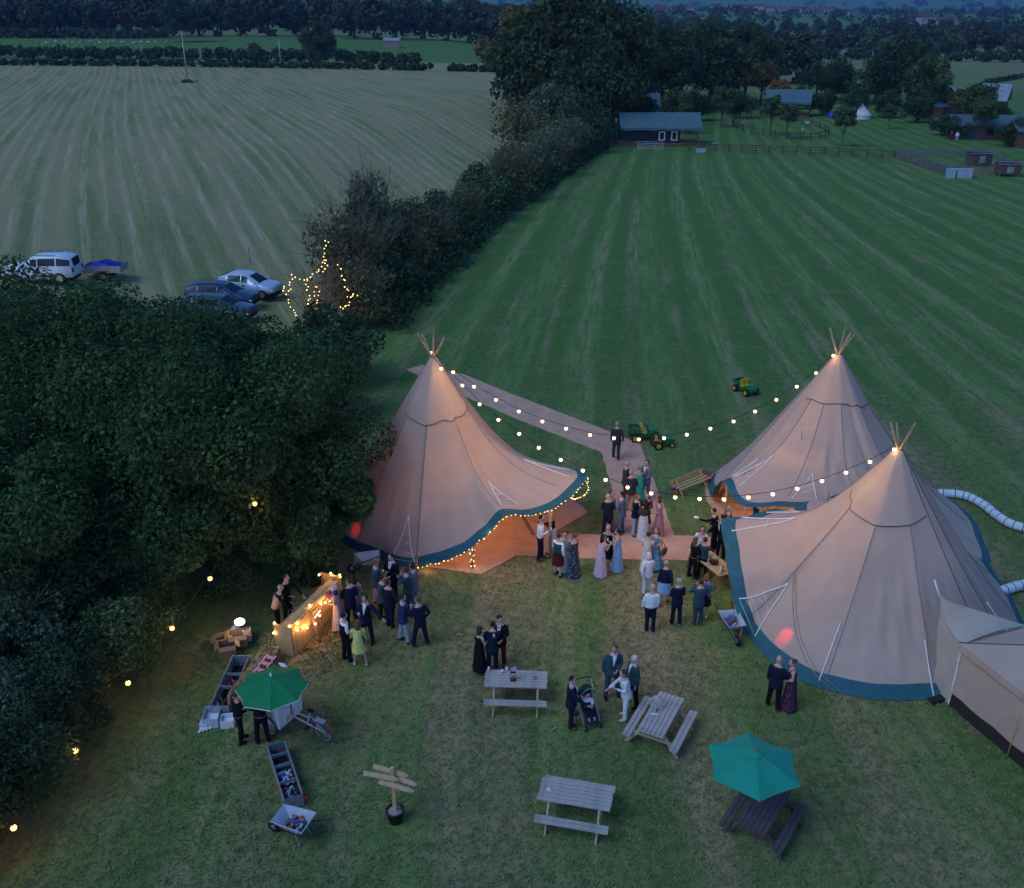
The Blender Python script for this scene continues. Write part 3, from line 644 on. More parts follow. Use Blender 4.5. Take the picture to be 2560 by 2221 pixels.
def twiggy(h, w_, n, sub=5):
    b = M()
    for i in range(n):
        a = random.uniform(0, 6.28); sp = random.uniform(.1, 1) * w_; top = Vector((math.cos(a) * sp, math.sin(a) * sp, h * random.uniform(.65, 1.0) * (1 - .25 * (sp / w_) ** 2))); base = Vector((math.cos(a) * sp * .12, math.sin(a) * sp * .12, 0)); mid = base.lerp(top, .5) + Vector((0, 0, h * .06))
        b.tube([base, mid, top], [.035, .022, .006], 4)
        for k in range(sub):
            f = random.uniform(.35, .95); s_ = mid.lerp(top, f * 2 - 1) if f > .5 else base.lerp(mid, f * 2); e = s_ + Vector((random.gauss(0, .5), random.gauss(0, .5), random.uniform(.15, .7))) * (h / 5); b.tube([s_, e], [.012, .004], 3)
    return b.mesh('branches', TWIG)
TW = [twiggy(5.0, 2.2, 60, 9), twiggy(5.0, 2.4, 60, 9)]
# lit hedge running down the left edge
HB = [(-14.6, 21.8, .9, 'nearg', 'grey green bush with bare twigs at the left edge below the oaks'), (-13.9, 18.9, .75, 'nearg', 'low grey bush with pale branches at the left edge, middle height'), (-12.8, 15.9, .52, 'neard', 'dark bush behind the lowest hedge bulb'), (-12.5, 18.0, .55, 'neard', 'dark bush behind the second hedge bulb from the bottom'), (-12.1, 20.3, .60, 'neard', 'dark bush behind the third hedge bulb from the bottom'),
 (-11.6, 22.6, .62, 'nearm', 'leafy bush behind the fourth hedge bulb from the bottom'), (-11.6, 24.6, .55, 'nearm', 'leafy bush under the oak nearest the floodlight'), (-13.6, 23.9, .85, 'neard', 'tall dark bush under the left oaks'), (-13.0, 14.2, .5, 'neard', 'dark bush in the bottom left corner'), (-14.2, 16.6, .8, 'neard', 'dark bush cut by the left edge near the bottom'), (-9.6, 27.2, .5, 'neard', 'dark bush under the oak behind the barmen')]
for x, y, s, kd, lb in HB:
    b = plant(KB[kd], lb, (x, y, 0), s, name='bush', cat='bush')
    if kd == 'nearg': put('branches', TW[0], b, scale=(.9, .9, .95))
# the hedge between the two fields, from the lit tree to the big trees
def field_hedge():
    spots = []
    for i in range(17):
        y = 58 + 5.7 * i; spots.append((hx(y) - .6 + random.uniform(-.8, .8), y, random.uniform(.82, 1.12)))
    lab = ['nearest dark bush of the field hedge, beside the wooden stake', 'dark bush just right of the fairy lit tree', 'dense bush behind the fairy lit tree', 'olive twiggy bush above the fairy lit tree', 'bushy dark shrub in the lower half of the field hedge', 'olive shrub with thin bare branches, lower half of the field hedge', 'mid green shrub at the first bend of the field hedge', 'dark shrub right after the first bend of the field hedge', 'brownish shrub in the middle of the field hedge', 'dark round shrub in the middle of the field hedge', 'grey green shrub beyond the middle of the field hedge', 'olive brown shrub beyond the middle of the field hedge', 'pale grey shrub near the top of the field hedge', 'brown leafed shrub near the top of the field hedge', 'grey green tall shrub left of the lodge', 'dark shrub by the field fence left of the gate', 'dark shrub at the end of the field hedge beside the lodge']
    kd = ['olive', 'dense', 'olive', 'olive', 'dense', 'olive', 'mid', 'dense', 'olive', 'dense', 'grey', 'olive', 'grey', 'olive', 'grey', 'dense', 'dense']
    for (x, y, s), lb, k in zip(spots, lab, kd):
        s *= .95 + (y - 58) / 180; b = plant(KB[k], lb, (x, y, terr(x, y) - .1), s, name='bush', cat='bush', group='bushes of the field hedge')
        if k == 'olive': put('branches', TW[1], b, scale=1.12)
    sk = [('low dark bramble skirting the field hedge, lower third', 3), ('low dark bramble skirting the field hedge, middle third', 9), ('low dark bramble skirting the field hedge, upper third', 14)]
    for lb, i0 in sk:
        C = [(hx(y) + 1.2 + random.uniform(-.5, .7), y, terr(hx(y) + 1, y) + random.uniform(.3, 1.1), random.uniform(.7, 1.2)) for y in np.arange(57 + 5.7 * (i0 - 3), 57 + 5.7 * (i0 + 3), .55)]
        put('bramble', leaf_mesh('bramble', C, 5200, .28, LEAF['dark']), label=lb, cat='bramble', group='brambles along the field hedge')
field_hedge()
put('branches', TW[0], plant(KB['grey'], 'tall green topped shrub rising highest from the lower field hedge', at(935, 72), 1.05, name='bush', cat='bush', sz=1.75), scale=1.1)
put('branches', TW[1], plant(KB['olive'], 'tall brown twiggy shrub behind the fairy lit tree', at(885, 64), 1.3, name='bush', cat='bush', sz=1.35), scale=1.25)
plant(KB['dense'], 'round dark bush between the oak crown and the wooden stake', at(795, 43), .92, name='bush', cat='bush')
plant(KB['dense'], 'dark bush beneath the fairy lit tree', at(850, 48), .95, name='bush', cat='bush')
plant(KB['grey'], 'grey leafed shrub at the top of the field hedge before the big trees', at(1385, 150), 2.0, name='bush', cat='bush', sz=2.2)
plant(KB['olive'], 'brown twiggy shrub at the top of the field hedge before the big trees', at(1300, 135), 1.7, name='bush', cat='bush', sz=1.75)
plant(KB['dense'], 'dense green bush filling the field hedge behind the tall twiggy shrubs', at(965, 70), 1.3, name='bush', cat='bush')
plant(KB['mid'], 'leafy green bush right of the tall twiggy shrubs', at(1010, 76), 1.15, name='bush', cat='bush')
# the bare tree wrapped in fairy lights
lit = at(800, 56); bt = thing('bare_tree', 'bare young tree wrapped with warm fairy lights beside the parked cars', 'tree', lit)
put('trunk', M().tube([(0, 0, -.1), (.05, 0, 1.2), (.1, 0, 2.6)], [.11, .09, .05], 8).mesh('trunk', BARK, True), bt); put('branches', twiggy(5.4, 2.3, 34, 8), bt)
def litpx(lbl, pix, **k): fairy(lbl, [PY(a, b, 55.2 + .4 * math.sin(i * 1.7)) for i, (a, b) in enumerate(pix)], **k)
FK = dict(step=.26, r=.036, power=2.5, every=1.6, jit=.10, group='fairy lights on the bare tree')
litpx('fairy lights climbing the top of the bare tree', [(815, 595), (818, 612), (808, 630), (814, 648), (806, 662), (820, 668), (798, 670), (815, 680)], **FK)
litpx('fairy lights along the left limb of the bare tree', [(800, 672), (778, 695), (752, 702), (730, 690), (724, 725), (708, 717), (716, 745), (730, 775), (752, 796)], **FK)
litpx('fairy lights hanging down the middle of the bare tree', [(780, 692), (768, 705), (770, 745), (772, 765), (792, 714), (796, 745), (792, 775)], **FK)
litpx('fairy lights down the right limb of the bare tree', [(834, 660), (852, 672), (858, 700), (866, 725), (885, 735), (892, 745), (868, 745), (872, 762), (852, 768), (866, 778)], **FK)

# ------------------------------------------------------------------ bigger trees behind
KT = {
 'oak': Kind(14, 6.4, 6.4, 7.2, 80, 10500, .55, LEAF['dark'], .34, low=-.85),
 'tall': Kind(20, 7.6, 9.6, 10.2, 110, 15000, .6, LEAF['dark'], .45, low=-.95),
 'mid': Kind(14, 6.0, 6.4, 7.2, 70, 8500, .58, LEAF['mid'], .32, low=-.85),
 'gold': Kind(11, 4.2, 4.6, 6.4, 50, 4500, .5, LEAF['gold'], .25),
 'rust': Kind(7, 2.9, 2.8, 4.0, 36, 3000, .42, LEAF['rust'], .16),
 'small': Kind(5.2, 1.65, 1.9, 3.2, 30, 3000, .24, LEAF['mid'], .07, limbs=8),
 'far': Kind(14, 6.8, 6.6, 6.2, 48, 2600, 1.15, LEAF['far'], .34, low=-1.1),
 'far2': Kind(14, 6.0, 7.0, 6.4, 44, 2300, 1.2, LEAF['far'], .34, low=-1.1),
 'farmid': Kind(12, 6.2, 5.8, 5.2, 40, 2200, 1.1, LEAF['mid'], .3, low=-1.1),
 'farolive': Kind(11, 5.4, 5.2, 4.8, 36, 1900, 1.1, LEAF['olive'], .3, low=-1.1),
}
BIG = [('tall', 1430, 172, 1.30, 'largest dark tree towering over the field hedge'), ('tall', 1530, 178, 1.12, 'tall dark tree right of the largest tree, behind the lodge'), ('oak', 1345, 168, 1.35, 'dark tree on the left flank of the largest tree'), ('gold', 1295, 190, 1.75, 'pale gold topped tree left of the largest tree'),
 ('oak', 1490, 158, 1.15, 'dark oak hanging over the left end of the lodge'), ('oak', 1650, 205, 1.25, 'dark round tree right behind the lodge'), ('mid', 1625, 215, 1.2, 'mid green tree behind the dark round tree'), ('oak', 1770, 215, 1.30, 'broad dark tree behind the small camp lawn'), ('oak', 1860, 232, 1.25, 'dark tree left of the orange tree'), ('mid', 1700, 240, 1.3, 'green tree between the two dark lawn trees'),
 ('gold', 1900, 222, .95, 'olive gold tree beside the orange tree'), ('rust', 1940, 205, 1.0, 'small orange autumn tree above the safari tent'), ('oak', 2085, 240, .72, 'dark tree clump left of the stubble field'), ('oak', 2040, 245, .62, 'small dark tree left of the stubble field clump'),
 ('oak', 2235, 222, 1.10, 'big round tree standing before the stubble field'), ('mid', 2305, 200, .88, 'green tree right of the big round tree'), ('mid', 2190, 228, .80, 'green tree left shoulder of the big round tree'), ('gold', 2395, 182, .62, 'yellowish tree beside the white roofed huts'), ('mid', 2440, 178, .58, 'green tree between the white roofed huts'),
 ('small', 1803, 178, 1.45, 'young tree with an orange tint on the lawn left of the safari tent'), ('small', 1925, 165, 1.35, 'left of the two young trees at the ring fence'), ('small', 1965, 160, 1.15, 'right of the two young trees at the ring fence'), ('small', 2104, 150, 1.25, 'young tree alone on the lawn right of the ring fence'), ('small', 2220, 175, .9, 'thin young tree near the white bell tent'), ('small', 2452, 158, 1.3, 'young tree in front of the long barn'), ('mid', 1690, 168, .55, 'bushy green tree at the right end of the lodge')]
for k, px, D, s, lb in BIG: plant(KT[k], lb, at(px, D), s)
for px, D, s, lb in ((2130, 196, 1.2, 'dark bush row behind the blue tent'), (2210, 196, 1.2, 'dark bush right behind the bell tent'), (2050, 200, 1.15, 'dark bush behind the safari tent deck'), (2290, 186, 1.3, 'dark bush left of the small red shed'), (2350, 165, .8, 'dark bush before the small red shed'), (2390, 160, .8, 'dark bush between shed and long barn'), (2520, 150, .9, 'dark bush at the right edge below the barn'), (2560, 152, 1.1, 'dark bush cut by the right edge'), (2480, 175, 1.0, 'dark bush behind the barn roof'), (2150, 235, 1.0, 'low bush at the near edge of the stubble field'), (1990, 215, 1.1, 'dark bush under the orange tree'), (1600, 180, 1.3, 'dark bush behind the left lodge'), (1740, 190, 1.3, 'dark bush below the broad dark tree'), (1850, 195, 1.2, 'dark bush right of the orange tinted young tree')):
    plant(KB['dense'], lb, at(px, D), s, name='bush', cat='bush')
# hedgerows far left
def hedgerow(label, pts, h, wd, n, leaf, m='dark', name='hedgerow'):
    C = []
    for (a, b) in zip(pts, pts[1:]):
        L = (Vector(b) - Vector(a)).length; k = max(2, int(L / (wd * .6)))
        for i in range(k):
            p_ = Vector(a).lerp(Vector(b), (i + random.random()) / k); C.append((p_.x + random.uniform(-.2, .2) * wd, p_.y + random.uniform(-.2, .2) * wd, terr(p_.x, p_.y) + h * random.uniform(.3, .62), h * random.uniform(.4, .55)))
    return put(name, leaf_mesh(name, C, n, leaf, LEAF[m]), label=label, cat='hedge')
hedgerow('clipped dark hedge along the far edge of the hay field', [at(-60, 318), at(400, 312), at(800, 304), at(1078, 296)], 2.2, 2.0, 9000, .9)
hedgerow('short clipped hedge right of the field gateway', [at(1118, 295), at(1300, 288)], 2.2, 2.0, 2500, .9)
hedgerow('overgrown dark hedge behind the clipped hedge', [at(-60, 350), at(300, 344), at(640, 336), at(1060, 322)], 4.2, 4.0, 9000, 1.1)
hedgerow('far hedge below the wood left of the lone field tree', [at(-60, 480), at(420, 470)], 5.0, 4.0, 4000, 1.4)
hedgerow('thin hedge line curving across the stubble field', [at(2420, 255), at(2470, 300), at(2560, 330)], 1.6, 1.6, 1500, .8)
hedgerow('low hedge at the foot of the stubble field', [at(2060, 262), at(2180, 258), at(2300, 250)], 3.0, 3.0, 3000, .9)
hedgerow('dark hedge with trees closing the stubble field', [at(1950, 480), at(2250, 470), at(2620, 440)], 5.5, 5.0, 5000, 1.4)
plant(KT['oak'], 'lone dark tree standing in the hedge of the far pasture', at(800, 312), .95); plant(KT['mid'], 'rounded bush tree left of the lone hedge tree', at(640, 335), .45)
plant(KT['oak'], 'tree in the pasture just behind the leaning pole', at(455, 440), 1.35)
# woods
def wood(px0, px1, D, step, kinds, s0, s1, label, group):
    px = px0
    while px < px1:
        plant(KT[random.choice(kinds)], label, at(px, D * random.uniform(.96, 1.05)), random.uniform(s0, s1), group=group); px += step * random.uniform(.7, 1.3)
wood(-40, 1320, 500, 62, ['far', 'far2', 'far'], 1.25, 1.7, 'tree of the dark wood behind the far pasture', 'wood behind the far pasture')
wood(-20, 1300, 620, 60, ['far', 'far2', 'farmid'], 1.6, 2.1, 'tree in the back row of the wood behind the far pasture', 'back row of the pasture wood')
wood(1560, 2000, 300, 58, ['far', 'far2', 'farmid', 'farolive'], .9, 1.2, 'tree in the wood behind the camp lawn', 'wood behind the camp lawn')
wood(1600, 2620, 520, 48, ['far', 'far2', 'farmid', 'farolive'], .85, 1.25, 'tree in the wooded belt beyond the stubble field', 'wooded belt beyond the stubble field')
wood(1560, 2620, 660, 44, ['far', 'far2', 'farmid'], .85, 1.25, 'tree in the second row of the wooded belt', 'second row of the wooded belt')
wood(1300, 2620, 900, 38, ['far', 'far2'], .8, 1.2, 'tree in the far woods before the town', 'far woods before the town')
def farwood():
    C = []
    for i in range(1500):
        D = random.uniform(1050, 3200); x = random.uniform(-.62, .62) * D; C.append((x, D, terr(x, D) + 4, random.uniform(5, 9)))
    put('distant_wood', leaf_mesh('distant_wood', C, 45000, 4.4, LEAF['far'], .75), kind='stuff', label='mass of far trees around the town')
    C = []
    for i in range(700):
        D = random.uniform(3300, 7000); x = random.uniform(-.62, .62) * D; C.append((x, D, terr(x, D) + 4, random.uniform(9, 26)))
    put('hill_wood', leaf_mesh('hill_wood', C, 20000, 12.0, LEAF['far'], .6), kind='stuff', label='woods on the distant blue hills')
farwood()
# town houses
BRICK = mat('far_brick', (.19, .12, .10), .9, .3, .3); RENDER = mat('far_render', (.34, .33, .33), .9, .2, .3); TILE = mat('far_tile', (.13, .075, .065), .9, .3, .3); SLATE = mat('far_slate', (.10, .10, .11), .9); GLASS = mat('dark_glass', (.02, .025, .03), .2); LITW = mat('lit_window', (1, .8, .5), .5, emit=(1, .75, .4), estr=.14)
def house(label, loc, w_, d_, h, wall, roof, rz, lit=False, group=None):
    t = thing('house', label, 'house', loc, rz, group); M().box((0, 0, h / 2), (w_, d_, h)).obj('wall', wall, t)
    b = M(); e = .4; b.add([(-w_/2-e, -d_/2-e, h), (w_/2+e, -d_/2-e, h), (w_/2+e, d_/2+e, h), (-w_/2-e, d_/2+e, h), (-w_/2-e, 0, h + d_ * .42), (w_/2+e, 0, h + d_ * .42)], [(0, 1, 5, 4), (2, 3, 4, 5), (0, 4, 3), (1, 2, 5), (3, 2, 1, 0)]); r_ = b.obj('roof', roof, t)
    M().box((w_ * .3, 0, h + d_ * .42), (.9, .9, 1.8)).obj('chimney', BRICK, r_)
    for i, x in enumerate((-w_ * .3, 0, w_ * .3)):
        for z in (h * .28, h * .72): M().box((x, -d_ / 2 - .03, z), (1.3, .12, 1.3)).obj('window', LITW if lit and z < h * .5 else GLASS, t)
hs = [(1655, 1500), (1700, 1600), (1725, 1450), (1790, 1650), (1830, 1700), (1870, 1500), (1895, 1600), (1925, 1550), (1955, 1650), (1985, 1500), (2010, 1600), (2045, 1450), (2070, 1580), (2130, 1350), (2350, 1050), (2370, 1080)]
pl = ['left end', 'second from the left', 'third from the left', 'fourth from the left', 'fifth from the left', 'sixth from the left', 'seventh from the left', 'eighth from the left', 'ninth from the left', 'tenth from the left', 'eleventh from the left', 'twelfth from the left', 'thirteenth from the left', 'above the big round tree, on its left', 'just right of the big pale house', 'right of the big pale house, farther']
for (px, D), q in zip(hs, pl):
    o = at(px, D); o.z += 2.5; wl, rf = random.choice([(RENDER, TILE), (BRICK, TILE), (RENDER, SLATE), (RENDER, TILE)])
    house('small house of the distant town, ' + q, o, random.uniform(11, 17), 8, 5.5, wl, rf, random.uniform(-.5, .5), group='houses of the distant town')
house('large pale house with two chimneys above the right tree belt', at(2308, 930) + Vector((0, 0, 6)), 14, 9, 8.5, RENDER, TILE, .2); house('far farmhouse with lit windows near the right edge', at(2440, 800) + Vector((0, 0, 3)), 11, 8, 5, BRICK, TILE, -.4, True)
# ------------------------------------------------------------------ furniture and party things
def ang(a, b): return math.atan2(b.y - a.y, b.x - a.x)
WOODG = mat('weathered_wood', (.40, .36, .33), .9, .28, 3, bump=.4, bscale=30, island=.15); WOODE = mat('leg_wood', (.42, .33, .23), .85, .25, 4); WOODD = mat('dark_stained_wood', (.085, .070, .072), .8, .3, 3)
PINE = mat('pine_boards', (.52, .36, .17), .8, .25, 3, bump=.3, bscale=20); OAKW = mat('brown_timber', (.30, .19, .10), .85, .3, 3)
STEEL = mat('galvanised', (.34, .38, .42), .45, .3, 6, metal=.5); BLK = mat('black_plastic', (.015, .015, .017), .5); RUB = mat('rubber', (.020, .020, .020), .85); CHR = mat('bright_metal', (.60, .62, .65), .3, metal=.8)
WHT = mat('white_plastic', (.70, .72, .75), .5, .08); CARD = mat('cardboard', (.30, .19, .11), .9, .2, 5); CHAR = mat('dark_interior', (.02, .02, .025), .9)
def picnic(label, a, b, wood, legm, L=1.78):
    c = (a + b) / 2; t = thing('picnic_table', label, 'picnic table', Vector((c.x, c.y, 0)), ang(a, b)); pm = M().box((0, 0, 0), (L, .108, .04)).mesh('plank', wood)
    for i in range(6): put('tabletop_plank', pm, t, loc=((random.uniform(-.012, .012)), -.305 + .122 * i, .74))
    for s in (-1, 1):
        for k in (0, 1): put('seat_plank', pm, t, loc=(random.uniform(-.012, .012), s * (.60 + .122 * k), .43))
        x = s * .62
        for q in (-1, 1): M().beam((x, q * .22, .72), (x, q * .74, 0), .045, .09).obj('leg', legm, t)
        M().beam((x + .03, -.74, .385), (x + .03, .74, .385), .04, .09).obj('seat_bearer', legm, t); M().beam((x + .03, -.33, .695), (x + .03, .33, .695), .04, .07).obj('top_bearer', legm, t)
    return t
picnic('grey picnic table with a lantern on it, nearest the embracing trio', P(1215, 1696, .74), P(1366, 1701, .74), WOODG, WOODE)
picnic('grey picnic table set at an angle with a wire globe on top', P(1626, 1833, .74), P(1678, 1742, .74), WOODG, WOODE)
picnic('grey picnic table standing alone at the bottom of the meadow', P(1357, 1972, .74), P(1523, 2000, .74), WOODG, WOODE)
T4 = picnic('dark stained picnic table under the teal parasol', P(1876, 2073, .74), P(1946, 1960, .74), WOODD, WOODD)
def parasol(label, top, r, drop, n, m, a0, foot, polem, vent=True, name='parasol', wh=False):
    t = thing(name, label, 'parasol', foot); l = top - foot
    for i in range(n):
        b = M(); a, c = a0 + 2 * math.pi * i / n, a0 + 2 * math.pi * (i + 1) / n; rows = []
        for q in range(7):
            f = q / 6; row = []
            for k in range(7):
                g = k / 6; pa = Vector((math.cos(a), math.sin(a), 0)); pc = Vector((math.cos(c), math.sin(c), 0)); p_ = pa.lerp(pc, g) * r * f
                p_ *= 1 - .05 * math.sin(g * math.pi) * f; row.append(l + p_ + Vector((0, 0, -drop * (f ** 1.15) - .03 * f * math.sin(g * math.pi))))
            rows.append(row)
        b.loft(rows, cap=False, closed=False); b.obj('canopy_panel', m, t)
        M().tube([l + Vector((0, 0, -.03)), l + Vector((math.cos(a) * r, math.sin(a) * r, -drop - .015))], .011, 4).obj('rib', polem, t)
        M().tube([l + Vector((0, 0, -drop * 1.5)), l + Vector((math.cos(a) * r * .5, math.sin(a) * r * .5, -drop * .5))], .009, 4).obj('strut', polem, t)
        if wh:
            e = [rows[6][k] + Vector((0, 0, -.005)) for k in range(7)]; M().loft([e, [p_ + Vector((0, 0, -.035)) for p_ in e]], cap=False, closed=False).obj('edge_trim', WHT, t)
    if vent: M().lathe(l, [(.20, -.035), (.05, .035), (.01, .05)], n * 2).obj('vent_cap', m, t)
    M().tube([(0, 0, 0), l], .022, 8).obj('pole', polem, t, True); M().lathe(l, [(.03, .0), (.035, .06), (.012, .10)], 8).obj('finial', polem, t)
    return t
TEALP = mat('teal_fabric', (.012, .30, .205), .8, .12, 3, bump=.2, bscale=10, trans=.12); GREENP = mat('green_fabric', (.006, .210, .075), .75, .12, 3, bump=.2, bscale=10, trans=.1)
tc4 = T4.location.copy(); parasol('open teal parasol with six panels over the dark picnic table', Vector((P(1888, 1880, 2.55).x, P(1888, 1880, 2.55).y, 2.55)), 1.13, .40, 6, TEALP, R(24), Vector((tc4.x, tc4.y, .02)), mat('pole_wood', (.33, .14, .06), .6))
# things on the tables
def on(px, py, z): return P(px, py, z)
t = thing('lantern', 'black lantern with flowers on the upper picnic table', 'lantern', on(1283, 1700, .762)); M().box((0, 0, .012), (.16, .16, .024)).obj('base', BLK, t); M().box((0, 0, .30), (.16, .16, .02)).obj('top_plate', BLK, t)
for s in (-1, 1):
    for q in (-1, 1): M().box((s * .07, q * .07, .16), (.015, .015, .27)).obj('post', BLK, t)
M().lathe((0, 0, .02), [(.035, 0), (.035, .13), (.01, .15)], 8).obj('candle', mat('amber_glass', (.35, .12, .03), .3), t); b = M(); [b.ell((random.uniform(-.08, .08), random.uniform(-.08, .08), .33 + random.uniform(0, .06)), .03, 6, 4) for _ in range(14)]; b.obj('flowers', mat('pale_flowers', (.45, .42, .50), .9, .4, 20), t)
def cup(label, px, py, z, r=.035, h=.09, m=WHT): t_ = M().lathe((0, 0, 0), [(r * .7, 0), (r, h), (r * .85, h), (r * .55, .012)], 10).obj('cup', m, None, True, label=label, cat='cup'); t_.location = on(px, py, z); return t_
GLS = mat('drinking_glass', (.55, .62, .62), .15); cup('white cup on the upper picnic table left of the lantern', 1255, 1682, .762, .04); cup('clear glass between white cup and lantern', 1267, 1678, .762, .045, .13, GLS); cup('glass at the far left corner of the upper picnic table', 1222, 1678, .762, .035, .14, GLS)
cup('small red tub on the upper picnic table', 1338, 1697, .762, .05, .03, mat('red_plastic', (.55, .06, .04), .5)); cup('white cup on the lone bottom picnic table', 1371, 1977, .762, .04, .06); cup('second white paper cup beside it on the lone bottom picnic table', 1376, 1979, .762, .03, .03)
wg = thing('wire_globe', 'wire globe ornament lying on the angled picnic table', 'ornament', on(1640, 1770, .77)); b = M()
for k in range(7):
    a = math.pi * k / 7; b.tube([Vector((math.cos(a) * math.cos(q) * .18, math.sin(a) * math.cos(q) * .18, .19 + .18 * math.sin(q))) for q in [2 * math.pi * i / 16 for i in range(17)]], .009, 4)
b.obj('wire_hoops', mat('pale_wicker', (.48, .46, .45), .8), wg); M().tube([(-.1, -.25, .02), (-.03, -.1, .06), (0, 0, .05)], .018, 5).obj('stem', mat('pale_wicker', (.48, .46, .45)), wg); M().tube([(-.2, -.26, .012), (.0, -.27, .012)], .02, 5).obj('foot', WHT, wg)

# -------- signpost in a tub
t = thing('signpost', 'wooden fingerpost with four blank arrow boards in a black tub', 'signpost', P(989, 2052, 0)); SB = mat('sign_boards', (.44, .33, .22), .85, .3, 4)
M().lathe((0, 0, 0), [(.17, 0), (.22, .34), (.235, .34), (.235, .37), (.20, .37), (.19, .30)], 18).obj('tub', BLK, t, True); M().lathe((0, 0, .30), [(.195, 0), (.10, .035), (.01, .05)], 16).obj('gravel', mat('gravel', (.42, .34, .29), .95, .4, 30, bump=1, bscale=60), t)
M().box((0, 0, .95), (.085, .085, 1.5)).obj('post', PINE, t)
for z, a, L, sx, sy in ((1.52, -20, .95, -.05, .06), (1.36, -24, .9, .22, .06), (1.42, -14, .9, -.28, -.06), (1.20, -20, .95, .10, -.06)):
    b = M(); p_ = [(-L / 2, -.06), (L / 2 - .1, -.06), (L / 2, 0), (L / 2 - .1, .06), (-L / 2, .06)]; b.add([(x, -.011, y) for x, y in p_] + [(x, .011, y) for x, y in p_], [(0, 1, 2, 3, 4), (9, 8, 7, 6, 5)] + [(i, i + 5, (i + 1) % 5 + 5, (i + 1) % 5) for i in range(5)])
    o = b.obj('arrow_board', SB, t); o.location = (sx * math.cos(R(a)) , sx * math.sin(R(a)) + sy, z); o.rotation_euler = (R(-18), 0, R(a))

# -------- wheelbarrows
def barrow(label, loc, rz, m, tip=None, pan=.0):
    t = thing('wheelbarrow', label, 'wheelbarrow', loc, rz); b = M()
    rect = lambda l0, l1, w_, z: [Vector((l0, -w_, z)), Vector((l1, -w_ * .85, z)), Vector((l1, w_ * .85, z)), Vector((l0, w_, z))]
    b.loft([rect(-.25, .22, .18, .34), rect(-.40, .48, .33, .62), rect(-.39, .47, .32, .625), rect(-.24, .21, .17, .355)], cap=False); b.add(rect(-.24, .21, .17, .355), [(0, 1, 2, 3)]); b.add(rect(-.25, .22, .18, .34), [(3, 2, 1, 0)])
    b.obj('tray', m, t); rm = rect(-.41, .49, .335, .625); M().tube(rm + rm[:1], .014, 6).obj('rim', m, t, True)
    for s in (-1, 1):
        M().tube([(.58, s * .05, .17), (.2, s * .14, .31), (-.35, s * .26, .40), (-.85, s * .28, .62)], .017, 6).obj('handle', BLK, t, True); M().tube([(-.1, s * .2, .36), (-.24, s * .22, .0)], .015, 6).obj('leg', STEEL, t); M().tube([(.42, s * .2, .5), (.55, s * .06, .2)], .012, 5).obj('strut', STEEL, t)
    w_ = M().tube([(.6, -.045, .17), (.6, .045, .17)], .17, 16).obj('tyre', RUB, t, True); M().tube([(.6, -.05, .17), (.6, .05, .17)], .07, 10).obj('hub', STEEL, w_)
    return t
def litter(label, root_loc, cols, n, ax, ay, z, kind='can', name='drinks'):
    b = M(); ms = [mat('drink_%d' % i, c, .35, .1) for i, c in enumerate(cols)]
    for i in range(n):
        p_ = Vector((random.uniform(-ax, ax), random.uniform(-ay, ay), z + random.uniform(0, .06))); d = Vector((random.gauss(0, 1), random.gauss(0, 1), random.gauss(0, .5 if kind == 'can' else 1.2))).normalized()
        if kind == 'can': b.tube([p_ - d * .06, p_ + d * .06], .033, 7, random.randrange(len(ms)))
        else:
            d.z = abs(d.z) + .5; d.normalize(); b.tube([p_ - d * .05, p_ + d * .09, p_ + d * .13, p_ + d * .2], [.032, .032, .013, .012], 7, random.randrange(len(ms)))
    o = b.obj(name, ms, None, kind='stuff', label=label); o.location = root_loc; return o
MULTI = [(.45, .05, .07), (.05, .12, .45), (.5, .55, .6), (.05, .22, .10), (.55, .2, .22), (.03, .05, .22), (.02, .02, .02)]
GREYT = mat('pale_zinc', (.42, .47, .52), .55, .2, 5)
w1 = P(742, 2094, 0); barrow('pale zinc wheelbarrow of empty cans at the bottom of the meadow', w1, R(160), GREYT); o = litter('empty cans and bottles in the bottom wheelbarrow', w1, MULTI, 60, .2, .2, .42); o.rotation_euler[2] = R(160)
w2 = P(1826, 1585, 0); barrow('small pale wheelbarrow of bottles beside the front tipi', w2, R(-82), GREYT); o = litter('dark bottles and ice in the wheelbarrow beside the tipi', w2, [(.02, .05, .03), (.03, .03, .03), (.45, .5, .6), (.06, .1, .35)], 26, .2, .17, .42, 'bottle'); o.rotation_euler[2] = R(-82)
w3 = barrow('upturned zinc wheelbarrow beside the lone tipi', P(925, 1447, 0), R(190), GREYT); w3.rotation_euler = (R(62), 0, R(190)); w3.location.z = .30

# -------- galvanised troughs
def trough(label, a, b, wd, h, divs):
    L = (b - a).length; t = thing('feed_trough', label, 'trough', Vector(((a.x + b.x) / 2, (a.y + b.y) / 2, 0)), ang(a, b)); th = .012
    M().box((0, 0, .03), (L, wd, .02)).obj('floor_plate', STEEL, t)
    for s in (-1, 1):
        M().box((0, s * wd / 2, h / 2 + .02), (L, th, h)).obj('side_wall', STEEL, t); M().box((s * (L / 2 + th), 0, h / 2 + .02), (th, wd + .03, h)).obj('end_wall', STEEL, t); M().tube([(-L / 2, s * wd / 2, h + .02), (L / 2, s * wd / 2, h + .02)], .017, 6).obj('rim', STEEL, t)
    for d in divs: M().box(((d - .5) * L, 0, h - .03), (.02, wd - .02, .10)).obj('divider', STEEL, t)
    M().box((0, 0, .05), (L - .02, wd - .03, .015)).obj('liner', CHAR, t)
    return t
a, b = P(690, 1858, .38), P(733, 1992, .38); trough('open galvanised trough of bottles in front of the drinks trike', a, b, .46, .36, (.20, .40, .70))
